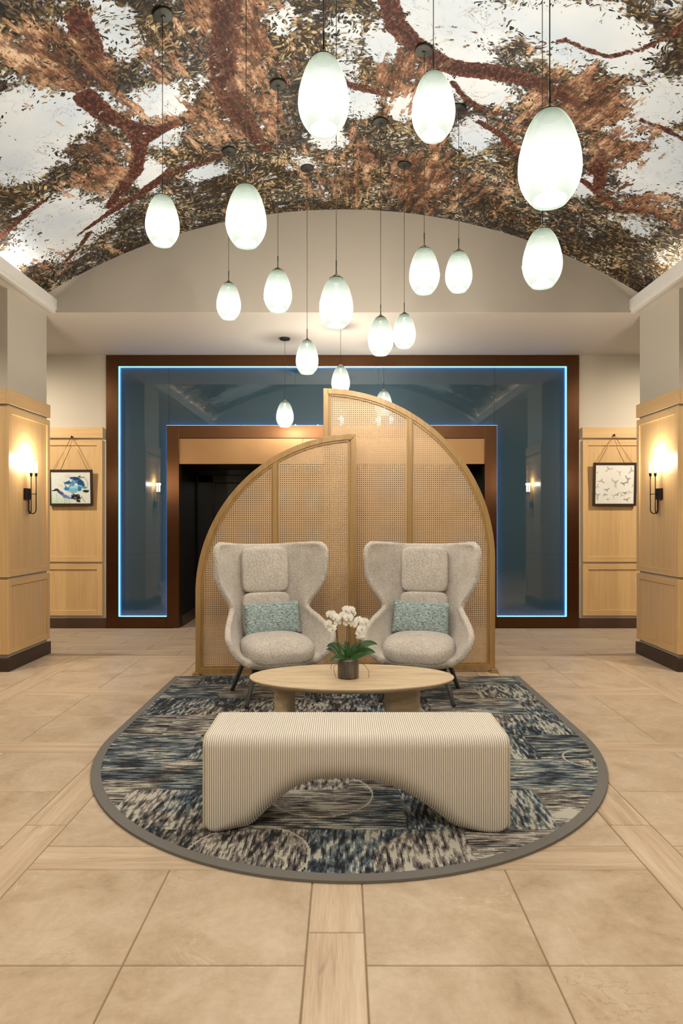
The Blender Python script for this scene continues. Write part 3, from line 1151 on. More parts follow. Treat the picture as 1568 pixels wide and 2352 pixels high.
def rug_mat():
    t = NT('patchwork_carpet')
    tc = t.n('TexCoord').outputs['Object']
    s = t.n('SeparateXYZ', Vector=tc)
    q = .0075
    snap = lambda v, k=q: t.math('MULTIPLY', t.math('FLOOR', t.math('DIVIDE', v, k)), k)
    x, y = snap(s.outputs[0]), snap(s.outputs[1], .0085)
    jx = t.math('ADD', x, t.math('MULTIPLY', t.math('SUBTRACT', t.noise(t.xyz(x, y), 3.0, 2), .5), .02))
    row = t.math('FLOOR', t.math('DIVIDE', t.math('ADD', y, .105), .46))
    cx = t.math('FLOOR', t.math('DIVIDE', t.math('ADD', x, t.math('MULTIPLY', t.math('MODULO', t.math('MULTIPLY', row, .37), 1.0), .72)), .72))
    wn = t.n('TexWhiteNoise', {'noise_dimensions': '2D'}, Vector=t.xyz(cx, row))
    r1 = wn.outputs[0]
    cc = t.n('SeparateColor', Color=wn.outputs[1])
    circ = [(-1.24, 3.42, .30), (-.12, 3.52, .27), (-.42, 2.88, .27), (1.50, 4.05, .16), (-.42, 5.15, .27), (.42, 2.80, .30), (.95, 3.25, .42), (.75, 4.95, .3), (-1.0, 4.75, .42), (1.2, 5.5, .3)]
    ring, ins = 0.0, 0.0
    for (a, b, r) in circ:
        dx, dy = t.math('SUBTRACT', x, a), t.math('SUBTRACT', y, b)
        dd = t.math('SUBTRACT', t.math('SQRT', t.math('ADD', t.math('MULTIPLY', dx, dx), t.math('MULTIPLY', dy, dy))), r)
        if r < .29:
            ring = t.math('MAXIMUM', ring, t.math('LESS_THAN', t.math('ABSOLUTE', dd), .006))
        ins = t.math('MAXIMUM', ins, t.math('LESS_THAN', dd, 0.0))
    dirn = t.math('GREATER_THAN', r1, .44)
    sl = t.math('ADD', x, t.math('MULTIPLY', y, t.math('MULTIPLY', t.math('SUBTRACT', cc.outputs[0], .5), .16)))
    zz = t.math('MULTIPLY', r1, 30.0)
    nh = t.noise(t.xyz(t.math('MULTIPLY', x, 7.0), t.math('MULTIPLY', y, 80.0), zz), 1.0, 2, .55)
    nv = t.noise(t.xyz(t.math('MULTIPLY', sl, 58.0), t.math('MULTIPLY', y, 11.0), zz), 1.0, 2, .55)
    bh = t.noise(t.xyz(t.math('MULTIPLY', x, 3.0), t.math('MULTIPLY', y, 10.0), zz), 1.0, 3, .6)
    bv = t.noise(t.xyz(t.math('MULTIPLY', sl, 8.0), t.math('MULTIPLY', y, 3.0), zz), 1.0, 3, .6)
    sw = lambda a, b: t.math('ADD', t.math('MULTIPLY', a, dirn), t.math('MULTIPLY', b, t.math('SUBTRACT', 1.0, dirn)))
    st, big = sw(nh, nv), sw(bh, bv)
    v = t.math('ADD', .525, t.math('MULTIPLY', t.math('SUBTRACT', st, .5), 2.3))
    v = t.math('ADD', v, t.math('MULTIPLY', t.math('SUBTRACT', big, .5), 1.15))
    v = t.math('ADD', v, t.math('MULTIPLY', t.math('SUBTRACT', cc.outputs[1], .5), .16))
    v = t.math('ADD', v, t.math('MULTIPLY', ins, .10))
    A = t.ramp(v, [(0, (0.012, 0.013, 0.016)), (.30, (0.028, 0.036, 0.048)), (.40, (0.026, 0.055, 0.11)), (.455, (0.070, 0.100, 0.128)), (.56, (0.135, 0.168, 0.182)), (.68, (0.23, 0.255, 0.243)), (.79, (0.48, 0.47, 0.41))], 'CONSTANT')
    B = t.ramp(v, [(0, (0.014, 0.014, 0.016)), (.30, (0.05, 0.05, 0.055)), (.41, (0.115, 0.11, 0.108)), (.52, (0.19, 0.175, 0.162)), (.64, (0.29, 0.27, 0.245)), (.76, (0.50, 0.485, 0.425))], 'CONSTANT')
    sel = t.math('ADD', t.noise(t.xyz(x, y, 4.0), 1.3, 2), t.math('MULTIPLY', t.math('SUBTRACT', cc.outputs[2], .5), .35))
    sel = t.math('ADD', sel, t.math('MULTIPLY', ins, .16))
    c = t.mix(t.math('GREATER_THAN', sel, .57), A, B)
    c = t.mix(t.math('MULTIPLY', ring, .8), c, (0.55, 0.54, 0.46))
    t.set(Base_Color=c, Roughness=.95)
    t.put(t.b, 'Specular_IOR_Level', .1)
    t.put(t.b, 'Sheen_Weight', .1)
    t.bump(t.n('TexVoronoi', Vector=tc, Scale=190.0).outputs[0], .5, .004)
    return t.m


M['rug'] = rug_mat()
t_ = NT('grey_rug_binding')
t_.set(Base_Color=t_.mix(t_.noise(t_.objco(0), 400, 2), (0.14, 0.135, 0.13), (0.20, 0.195, 0.185)), Roughness=.9)
t_.bump(t_.noise(t_.objco(0), 300, 2), .3, .003)
M['bind'] = t_.m
RZ = .012
pi_ = rug_outline(.055)
n_ = len(pi_)
V = [(x, y, RZ) for x, y in pi_] + [(x, y, .001) for x, y in pi_]
F = [tuple(range(n_))] + [(k, n_ + k, n_ + (k + 1) % n_, (k + 1) % n_) for k in range(n_)]
rug = fix(mobj('area_rug', V, F, M['rug']))
tag(rug, 'blue grey and cream patchwork rug with rounded front under the seating', 'rug')
po = rug_outline(0)
# binding: thick edge band, mitred at the straight back
V, F = [], []
for (z, P) in ((.001, po), (RZ + .001, po), (RZ + .002, None), (RZ + .002, pi_), (.001, pi_)):
    if P is None:
        P = [((a[0] * .8 + b[0] * .2), (a[1] * .8 + b[1] * .2)) for a, b in zip(po, pi_)]
    V += [(x, y, z) for x, y in P]
for L in range(4):
    for k in range(n_):
        if k == 0:
            continue
        F.append((L * n_ + k, L * n_ + (k + 1) % n_, (L + 1) * n_ + (k + 1) % n_, (L + 1) * n_ + k))
fix(mobj('binding', V, F, M['bind'], rug))

# ================================================================== room divider screens
def arc_outline(side, xa, xb, zb, ztop, rad, n=64):
    """closed outline in (x, z): straight post on one side, quarter circle on the other"""
    pts = []
    if side == 'left':       # arc on the left, post on the right (xb)
        pts = [(xb, zb), (xb, ztop)]
        for k in range(n + 1):
            t = PI / 2 + PI / 2 * k / n
            pts.append((xb + rad * math.cos(t), ztop - rad + rad * math.sin(t)))
        pts = pts[:1] + pts[1:]
        pts.append((xb - rad, zb))
    else:
        pts = [(xa, zb), (xa + rad, zb)]
        for k in range(n + 1):
            t = PI / 2 * k / n
            pts.append((xa + rad * math.cos(t), ztop - rad + rad * math.sin(t)))
        pts.append((xa, ztop))
    # drop doubles
    out = []
    for p in pts:
        if not out or math.hypot(p[0] - out[-1][0], p[1] - out[-1][1]) > 1e-5:
            out.append(p)
    if math.hypot(out[0][0] - out[-1][0], out[0][1] - out[-1][1]) < 1e-5:
        out.pop()
    return out


def inset(P, d):
    n = len(P)
    A = sum(P[i][0] * P[(i + 1) % n][1] - P[(i + 1) % n][0] * P[i][1] for i in range(n))
    sg = 1 if A > 0 else -1
    out = []
    for i in range(n):
        p0, p1, p2 = Vector(P[i - 1]), Vector(P[i]), Vector(P[(i + 1) % n])
        e1, e2 = (p1 - p0).normalized(), (p2 - p1).normalized()
        n1, n2 = Vector((-e1.y, e1.x)) * sg, Vector((-e2.y, e2.x)) * sg
        b = (n1 + n2)
        b = b / max(b.dot(n1), .2)
        out.append(tuple(p1 + b * d))
    return out


def ring_vf(P, loops, yc):
    """loops: list of (inset, y offset) forming a closed profile"""
    V, F = [], []
    n = len(P)
    for (d, yo) in loops:
        V += [(x, yc + yo, z) for x, z in inset(P, d)]
    L = len(loops)
    for a in range(L):
        b = (a + 1) % L
        for k in range(n):
            F.append((a * n + k, a * n + (k + 1) % n, b * n + (k + 1) % n, b * n + k))
    return V, F


def inside(P, x, z):
    c = np.zeros(x.shape, bool)
    n = len(P)
    for i in range(n):
        x0, z0 = P[i]
        x1, z1 = P[(i + 1) % n]
        if z0 == z1:
            continue
        k = ((z0 > z) != (z1 > z)) & (x < (x1 - x0) * (z - z0) / (z1 - z0) + x0)
        c ^= k
    return c


def cane_vf(P, x0, x1, yc, pitch=.0199, hr=.0048):
    xs = [p[0] for p in P]
    zs = [p[1] for p in P]
    xa, xb = max(min(xs), x0), min(max(xs), x1)
    nx = int(round((xb - xa) / pitch))
    px = (xb - xa) / nx
    nz = int((max(zs) - min(zs)) / pitch) + 1
    cx = xa + (np.arange(nx) + .5) * px
    cz = min(zs) + (np.arange(nz) + .5) * pitch
    CX, CZ = np.meshgrid(cx, cz)
    ok = inside(P, CX, CZ)
    CX, CZ = CX[ok], CZ[ok]
    hx, hz = px / 2, pitch / 2
    outer = np.array([(-1, -1), (0, -1), (1, -1), (1, 0), (1, 1), (0, 1), (-1, 1), (-1, 0)], float) * (hx, hz)
    an = np.array([225, 270, 315, 0, 45, 90, 135, 180]) * PI / 180
    hole = np.stack([np.cos(an), np.sin(an)], -1) * hr
    q = np.concatenate([outer, hole])                       # 16 per cell
    vx = CX[:, None] + q[None, :, 0]
    vzz = CZ[:, None] + q[None, :, 1]
    V = np.stack([vx, np.full_like(vx, yc), vzz], -1).reshape(-1, 3)
    F = []
    base = np.array([[k, (k + 1) % 8, 8 + (k + 1) % 8, 8 + k] for k in range(8)])
    F = (np.arange(len(CX))[:, None, None] * 16 + base[None]).reshape(-1, 4)
    return V, F


def fast_mesh(name, V, F, m, parent):
    me = bpy.data.meshes.new(name)
    V = V - np.array(parent.location)
    me.vertices.add(len(V))
    me.vertices.foreach_set('co', V.astype(np.float32).ravel())
    me.loops.add(F.size)
    me.loops.foreach_set('vertex_index', F.astype(np.int32).ravel())
    me.polygons.add(len(F))
    me.polygons.foreach_set('loop_start', np.arange(0, F.size, 4, dtype=np.int32))
    me.polygons.foreach_set('loop_total', np.full(len(F), 4, np.int32))
    me.update(calc_edges=True)
    me.materials.append(m)
    return link(bpy.data.objects.new(name, me), parent)


def screen(side, xa, xb, yc, ztop, rad, mul, label):
    root = empty('room_divider', ((xa + xb) / 2, yc, 0))
    tag(root, label, 'room divider', 'cane room dividers')
    zb = .018
    P = arc_outline(side, xa, xb, zb, ztop, rad)
    m = M['screen_wood']
    o = fix(mobj('frame', *ring_vf(P, [(0, -.022), (.0, .022), (.052, .022), (.052, -.022)], yc), m, root))
    b = o.modifiers.new('bevel', 'BEVEL'); b.width = .003; b.segments = 2; b.limit_method = 'ANGLE'
    o = fix(mobj('bead', *ring_vf(P, [(.050, -.012), (.050, .012), (.072, .012), (.072, -.012)], yc), m, root))
    b = o.modifiers.new('bevel', 'BEVEL'); b.width = .003; b.segments = 2; b.limit_method = 'ANGLE'
    Q = inset(P, .045)
    # mullion top on the arc
    cx = xb if side == 'left' else xa
    mz = ztop - rad + math.sqrt(rad * rad - (mul - cx) ** 2) - .045
    box('mullion', mul - .021, mul + .021, yc - .018, yc + .018, .06, mz, m, root, .003)
    for sg in (-1, 1):
        mz2 = ztop - rad + math.sqrt(rad * rad - (mul + sg * .028 - cx) ** 2) - .05
        box('mullion_bead', mul + sg * .021, mul + sg * .033, yc - .010, yc + .010, .07, mz2, m, root, .002)
    for (a, b) in ((-9, mul), (mul, 9)):
        V, F = cane_vf(Q, a, b, yc)
        c = fast_mesh('cane_panel', V, F, M['cane'], root)
        c['kind'] = 'stuff'
    fx = xa if side == 'left' else xb
    for f0 in ((xa + .012, xb - .06) if side == 'left' else (xa + .06, xb - .012)):
        w = .036
        mb = MB()
        mb.box(f0 - w, f0 + w, yc - .075, yc + .075, .0, .018, c=.004)
        mb.box(f0 - w * .8, f0 + w * .8, yc - .062, yc - .026, .017, .034, c=.004)
        mb.box(f0 - w * .8, f0 + w * .8, yc + .026, yc + .062, .017, .034, c=.004)
        mb.build('foot', m, root)
    return root


# left one in front, right one behind and taller
screen('left', -1.387, .118, 6.27, 2.27, 1.505, (631.5 - 788) / 1530 * 6.27, 'lower cane screen, arching to the left behind the armchairs')
screen('right', -.191, 1.461, 6.43, 2.73, 1.652, (941 - 788) / 1530 * 6.43, 'taller cane screen, arching to the right behind the lower one')

# ================================================================== armchairs
def smooth_keys(keys, v):
    ks = np.array(keys, float)
    vs = ks[:, 0]
    out = []
    for c in range(1, ks.shape[1]):
        # monotone-ish cubic (finite difference Hermite)
        y = ks[:, c]
        m = np.gradient(y, vs)
        i = np.clip(np.searchsorted(vs, v) - 1, 0, len(vs) - 2)
        h = vs[i + 1] - vs[i]
        t = (v - vs[i]) / h
        out.append((2 * t**3 - 3 * t**2 + 1) * y[i] + (t**3 - 2 * t**2 + t) * h * m[i] + (-2 * t**3 + 3 * t**2) * y[i + 1] + (t**3 - t**2) * h * m[i + 1])
    return out


SHELL = [  # v, z back, y back, corner half width, tip x, tip y, tip z
    (0.00, .34, .22, .20, .24, -.30, .33),
    (0.10, .41, .25, .22, .335, -.325, .40),
    (0.20, .48, .272, .235, .392, -.315, .485),
    (0.28, .55, .29, .24, .408, -.265, .555),
    (0.35, .61, .305, .24, .375, -.13, .615),
    (0.42, .67, .318, .24, .325, .02, .668),
    (0.48, .72, .33, .24, .300, .105, .71),
    (0.55, .78, .342, .24, .332, .095, .775),
    (0.65, .88, .36, .24, .405, .045, .88),
    (0.75, .98, .376, .24, .446, .02, .985),
    (0.86, 1.09, .392, .24, .452, .015, 1.10),
    (0.94, 1.18, .403, .24, .455, .025, 1.19),
    (0.98, 1.225, .409, .24, .440, .045, 1.228),
    (1.00, 1.243, .412, .23, .405, .085, 1.243),
]


def shell_mesh():
    nu, nv = 41, 46
    vv = np.linspace(0, 1, nv)
    zb, yb, cw, tx, ty, tz = smooth_keys(SHELL, vv)
    us = np.linspace(-1, 1, nu)
    bm = bmesh.new()
    G = []
    th = .05
    for i in range(nv):
        row = []
        for u in us:
            a = abs(u)
            s = math.copysign(1, u)
            k = .30
            if a < k:
                x = cw[i] * .62 * a / k
                y = yb[i]
                z = zb[i]
            else:
                t = (a - k) / (1 - k)
                p0 = (cw[i] * .62, yb[i]); p1 = (cw[i] * 1.12, yb[i] - .005); p2 = (tx[i], ty[i])
                x = (1 - t)**2 * p0[0] + 2 * t * (1 - t) * p1[0] + t * t * p2[0]
                y = (1 - t)**2 * p0[1] + 2 * t * (1 - t) * p1[1] + t * t * p2[1]
                z = zb[i] + (tz[i] - zb[i]) * t
            row.append(bm.verts.new((s * x, y, z)))
        G.append(row)
    for i in range(nv - 1):
        for j in range(nu - 1):
            bm.faces.new((G[i][j], G[i][j + 1], G[i + 1][j + 1], G[i + 1][j]))
    bmesh.ops.recalc_face_normals(bm, faces=bm.faces)
    # make normals point inward to the sitter (towards -y at the back centre)
    bm.faces.ensure_lookup_table()
    f = bm.faces[(nv // 2) * (nu - 1) + nu // 2]
    if f.normal.y > 0:
        bmesh.ops.reverse_faces(bm, faces=bm.faces)
    bm.normal_update()
    inner = [v for r in G for v in r]
    no = {v: v.normal.copy() for v in inner}
    outer = {v: bm.verts.new(v.co - no[v] * th) for v in inner}
    for i in range(nv - 1):
        for j in range(nu - 1):
            bm.faces.new((outer[G[i][j]], outer[G[i + 1][j]], outer[G[i + 1][j + 1]], outer[G[i][j + 1]]))
    rim = [(G[i][0], G[i + 1][0]) for i in range(nv - 1)] + [(G[nv - 1][j], G[nv - 1][j + 1]) for j in range(nu - 1)] + \
          [(G[i + 1][-1], G[i][-1]) for i in range(nv - 2, -1, -1)] + [(G[0][j + 1], G[0][j]) for j in range(nu - 2, -1, -1)]
    for a, b in rim:
        bm.faces.new((a, b, outer[b], outer[a]))
    bmesh.ops.recalc_face_normals(bm, faces=bm.faces)
    # seat tub
    n = 48
    lv = [(.268, .55, .0), (.272, .74, 0), (.286, .88, 0), (.305, .95, 0), (.33, .99, 0), (.36, 1.0, 0), (.375, .97, 0), (.378, .8, 0)]
    rows = []
    for (z, s, _) in lv:
        r = []
        for k in range(n):
            a = 2 * PI * k / n
            c, q = math.cos(a), math.sin(a)
            e = 2 / 2.7
            x = .325 * s * math.copysign(abs(c)**e, c)
            y = -.045 + .335 * s * math.copysign(abs(q)**e, q)
            if y > 0:
                x *= 1 - .12 * (y / .3)
            r.append(bm.verts.new((x, y, z + (.02 * max(0, y + .05) if z > .3 else 0))))
        rows.append(r)
    for a, b in zip(rows, rows[1:]):
        for k in range(n):
            bm.faces.new((a[k], a[(k + 1) % n], b[(k + 1) % n], b[k]))
    bm.faces.new(rows[0][::-1])
    bm.faces.new(rows[-1])
    me = bpy.data.meshes.new('shell')
    bm.to_mesh(me)
    bm.free()
    me.materials.append(M['boucle'])
    return me


def cushion_obj(name, a, b, c, loc, rot, m, parent, e1=.35, e2=.35, bulge=0.0, nu=48, nv=24):
    V, F = superell_vf(a, b, c, e1, e2, nu, nv)
    o = clean(mobj(name, V, F, m, parent, True, True))
    o.location = loc
    o.rotation_euler = rot
    return o


def make_chair(label):
    root = empty('wingback_armchair', (0, 0, 0))
    tag(root, label, 'armchair', 'wingback armchairs')
    sh = bpy.data.objects.new('shell', shell_mesh())
    link(sh, root)
    r = sh.modifiers.new('remesh', 'REMESH'); r.mode = 'VOXEL'; r.voxel_size = .011; r.use_smooth_shade = True
    s = sh.modifiers.new('smooth', 'SMOOTH'); s.factor = .5; s.iterations = 14
    # seat cushion: rounded front, domed
    V, F = superell_vf(.288, .30, .082, .55, .62, 64, 24)
    V = [(x * (1 - .10 * max(0, y / .3)), y, z + .012 * (1 - (x / .29)**2) - .03 * max(0, (-y - .12) / .18) ** 2 + .02 * max(0, z / .08) * (1 - (y / .3)**2)) for x, y, z in V]
    c = clean(mobj('seat_cushion', V, F, M['boucle'], root, True, True))
    c.location = (0, -.085, .405)
    c.rotation_euler = (R(3), 0, 0)
    # head and back cushions (a: half width, b: half thickness, c: half height)
    cushion_obj('head_cushion', .203, .058, .197, (0, .335, 1.015), (R(-8), 0, 0), M['boucle'], root, .32, .30)
    cushion_obj('back_cushion', .208, .058, .190, (0, .268, .635), (R(-9.5), 0, 0), M['boucle'], root, .32, .30)
    for sx in (-1, 1):
        for sy in (-1, 1):
            V, F = tube_vf([(sx * .20, sy * .20 - .02, .30), (sx * .285, sy * .285 - .005, .02), (sx * .293, sy * .293, 0)], [.0215, .0165, .015], 14)
            fix(mobj('leg', V, F, M['charcoal'], root, True, True))
    for yy in (-.225, .18):
        fix(mobj('base_bar', *tube_vf([(-.21, yy, .262), (.21, yy, .262)], .012, 8), M['charcoal'], root, True, True))
    return root


ch1 = make_chair('oatmeal boucle wingback armchair left of the orchid, turned towards the table')
ch2 = copy_tree(ch1)
ch2['label'] = 'oatmeal boucle wingback armchair right of the orchid, nearly facing forward'
CH = ((ch1, (-.572, 5.495), 20), (ch2, (.640, 5.516), -13))
for c, (x, y), a in CH:
    c.location = (x, y, RZ + .003)
    c.rotation_euler = (0, 0, R(a))


def pillow(chair_xy, ang, off, roll, label):
    n = 36
    V, F = [], []
    a, b, c = .243, .062, .138
    for s in (-1, 1):
        for i in range(n + 1):
            for j in range(n + 1):
                u, w = -1 + 2 * i / n, -1 + 2 * j / n
                th = (max(0, (1 - u * u)) * max(0, 1 - w * w)) ** .42
                px = u * a * (1 - .05 * (1 - u * u) * 0 - .04 * (1 - abs(w)) * abs(u)**3 * 0)
                x = a * u * (1 - .035 * (1 - w * w) * abs(u))
                z = c * w * (1 - .05 * (1 - u * u) * abs(w))
                V.append((x, s * (b * th + .0025), z))
    m = (n + 1) ** 2
    for s in (0, 1):
        for i in range(n):
            for j in range(n):
                q = [s * m + i * (n + 1) + j, s * m + (i + 1) * (n + 1) + j, s * m + (i + 1) * (n + 1) + j + 1, s * m + i * (n + 1) + j + 1]
                F.append(q)
    def rim(i0, j0, i1, j1):
        p, q = i0 * (n + 1) + j0, i1 * (n + 1) + j1
        F.append([p, q, m + q, m + p])
    for i in range(n):
        rim(i, 0, i + 1, 0); rim(i, n, i + 1, n); rim(0, i, 0, i + 1); rim(n, i, n, i + 1)
    o = clean(mobj('lumbar_pillow', V, F, M['pillow'], None, True, True))
    x, y = chair_xy
    c_, s_ = math.cos(R(ang)), math.sin(R(ang))
    lx, ly, lz = off
    o.location = (x + lx * c_ - ly * s_, y + lx * s_ + ly * c_, lz)
    o.rotation_mode = 'ZXY'
    mt = Matrix.Rotation(R(ang), 4, 'Z') @ Matrix.Rotation(R(-16), 4, 'X') @ Matrix.Rotation(R(roll), 4, 'Y')
    o.rotation_mode = 'XYZ'
    o.rotation_euler = mt.to_euler('XYZ')
    tag(o, label, 'pillow', 'teal lumbar pillows')
    return o


pillow((-.572, 5.495), 20, (.025, .145, .628), -2, 'teal tweed lumbar pillow on the armchair left of the orchid')
pillow((.640, 5.516), -13, (-.015, .145, .632), 2, 'teal tweed lumbar pillow on the armchair right of the orchid')

# ================================================================== coffee table
TX, TY, TH = (807.5 - 788) / 1530 * 4.36, 4.385, .425
tb = empty('coffee_table', (TX, TY, RZ))
tag(tb, 'oval pale travertine coffee table between bench and armchairs', 'coffee table')
prof = [(0.80, -.046), (.93, -.034), (.975, -.022), (.994, -.012), (1.0, -.006), (.998, -.002), (.992, 0)]
n = 96
V, F = [], []
for (s, z) in prof:
    for k in range(n):
        a = 2 * PI * k / n
        V.append((TX + .672 * s * math.cos(a), TY + (.36 if s > .9 else .34) * s * math.sin(a), RZ + TH + z))
for i in range(len(prof) - 1):
    for k in range(n):
        F.append((i * n + k, i * n + (k + 1) % n, (i + 1) * n + (k + 1) % n, (i + 1) * n + k))
F.append(tuple(range(n))[::-1])
F.append(tuple((len(prof) - 1) * n + k for k in range(n)))
fix(mobj('table_top', V, F, M['trav'], tb))


def slab_leg(cx, cy, hl, hr, ang):
    """stadium shaped pillar"""
    pts = []
    for k in range(24):
        a = 2 * PI * k / 24
        x = hr * math.cos(a) + (hl if math.cos(a) >= 0 else -hl)
        y = hr * math.sin(a)
        c, s = math.cos(R(ang)), math.sin(R(ang))
        pts.append((cx + x * c - y * s, cy + x * s + y * c))
    V, F = [], []
    lv = [(RZ, 1.0), (RZ + TH - .09, 1.0), (RZ + TH - .06, 1.04), (RZ + TH - .04, 1.14)]
    for z, s in lv:
        V += [(cx + (x - cx) * s, cy + (y - cy) * s, z) for x, y in pts]
    m = len(pts)
    for i in range(len(lv) - 1):
        for k in range(m):
            F.append((i * m + k, i * m + (k + 1) % m, (i + 1) * m + (k + 1) % m, (i + 1) * m + k))
    F.append(tuple(range(m))[::-1])
    F.append(tuple(len(V) - m + k for k in range(m)))
    return fix(mobj('leg', V, F, M['trav'], tb))


slab_leg((653.5 - 788) / 1530 * 4.38, 4.40, .065, .052, 80)
slab_leg((924 - 788) / 1530 * 4.36, 4.38, .066, .052, 8)

# ================================================================== bench
def bench():
    BX, BY0, BY1, BH = .061, 3.075, 3.495, .445
    root = empty('upholstered_bench', (BX, (BY0 + BY1) / 2, RZ))
    tag(root, 'low arched bench with fine cream and brown ribbed upholstery', 'bench')
    NR, SP, HW = 138, 6, .71
    def bump(x):
        d = x + .085
        hw = .40 if d < 0 else .53
        t = abs(d) / hw
        v = .235 * (1 - t ** 2.3)
        k = .035
        return max(0.0, k * math.log(1 + math.exp(v / k)) - .004) if v / k < 40 else v
    def sect(x, off):
        u = bump(x)
        u = max(0.0, u - .006)
        e = max(0.0, (abs(x) - (HW - .065)) / .065)
        u += .055 * (1 - math.sqrt(max(0.0, 1 - e * e)))
        g = min(1.0, max(0.0, (.66 - abs(x + .03)) / .25))
        g = g * g * (3 - 2 * g)
        rb = .022 + .105 * g
        rt = .055
        h0, h1 = u, BH
        rb = min(rb, (h1 - h0) * .48)
        d = (BY1 - BY0) / 2
        P = []
        # rounded rectangle, 8 points per corner, in (y, z)
        for (cy, cz, r, a0) in ((-d + rt, h1 - rt, rt, PI), (d - .02, h1 - .02, .02, PI / 2), (d - rb, h0 + rb, rb, 0), (-d + rb, h0 + rb, rb, -PI / 2)):
            for k in range(9):
                a = a0 - PI / 2 * k / 8
                P.append((cy + (r + off) * math.cos(a), cz + (r + off) * math.sin(a) * (1 if (a0 != 0 and a0 != -PI / 2) or h0 > .004 else 1)))
        # refine long edges
        Q = []
        m = len(P)
        for i in range(m):
            Q.append(P[i])
            if i % 9 == 8:
                a, b = P[i], P[(i + 1) % m]
                for k in (1, 2, 3, 4, 5):
                    Q.append((a[0] + (b[0] - a[0]) * k / 6, a[1] + (b[1] - a[1]) * k / 6))
        return Q
    V, F, G = [], [], []
    ncol = NR * SP + 1
    for i in range(ncol):
        x = -HW + 2 * HW * i / (NR * SP)
        ph = (i % SP) / SP
        rib = abs(math.sin(PI * ph))
        off = .0034 * rib - .0017
        e = max(0.0, (abs(x) - (HW - .022)) / .022)
        off -= .02 * (1 - math.sqrt(max(0, 1 - e * e)))
        for (y, z) in sect(x, off):
            V.append((BX + x, (BY0 + BY1) / 2 + y, RZ + max(z, .0) + .0005))
            G.append(rib)
    m = len(sect(0, 0))
    for i in range(ncol - 1):
        for k in range(m):
            F.append((i * m + k, i * m + (k + 1) % m, (i + 1) * m + (k + 1) % m, (i + 1) * m + k))
    F.append(tuple(range(m))[::-1])
    F.append(tuple((ncol - 1) * m + k for k in range(m)))
    t = NT('ribbed_cord_upholstery')
    g = t.n('Attribute', {'attribute_name': 'rib'}).outputs['Fac']
    n = t.noise(t.objco(0), 220, 2)
    c = t.ramp(g, [(.08, (0.15, 0.115, 0.08)), (.36, (0.52, 0.465, 0.39)), (.56, (0.80, 0.76, 0.69)), (1, (0.86, 0.83, 0.77))])
    c = t.mix(t.math('MULTIPLY', n, .25), c, (0.58, 0.53, 0.45))
    t.set(Base_Color=c, Roughness=.75)
    t.put(t.b, 'Sheen_Weight', .2)
    o = fix(mobj('upholstery', V, F, t.m, root, True))
    at = o.data.attributes.new('rib', 'FLOAT', 'POINT')
    at.data.foreach_set('value', np.array(G, np.float32))
    # piping around the two ends
    pm = plain('bench_piping', (0.60, 0.53, 0.42), .8)
    for s in (-1, 1):
        pts = [(BX + s * (HW - .004), (BY0 + BY1) / 2 + y, RZ + max(z, .006)) for (y, z) in sect(s * (HW - .02), -.006)]
        pts.append(pts[0])
        fix(mobj('piping', *tube_vf(pts, .0055, 8, False), pm, root, True))
    return root


bench()

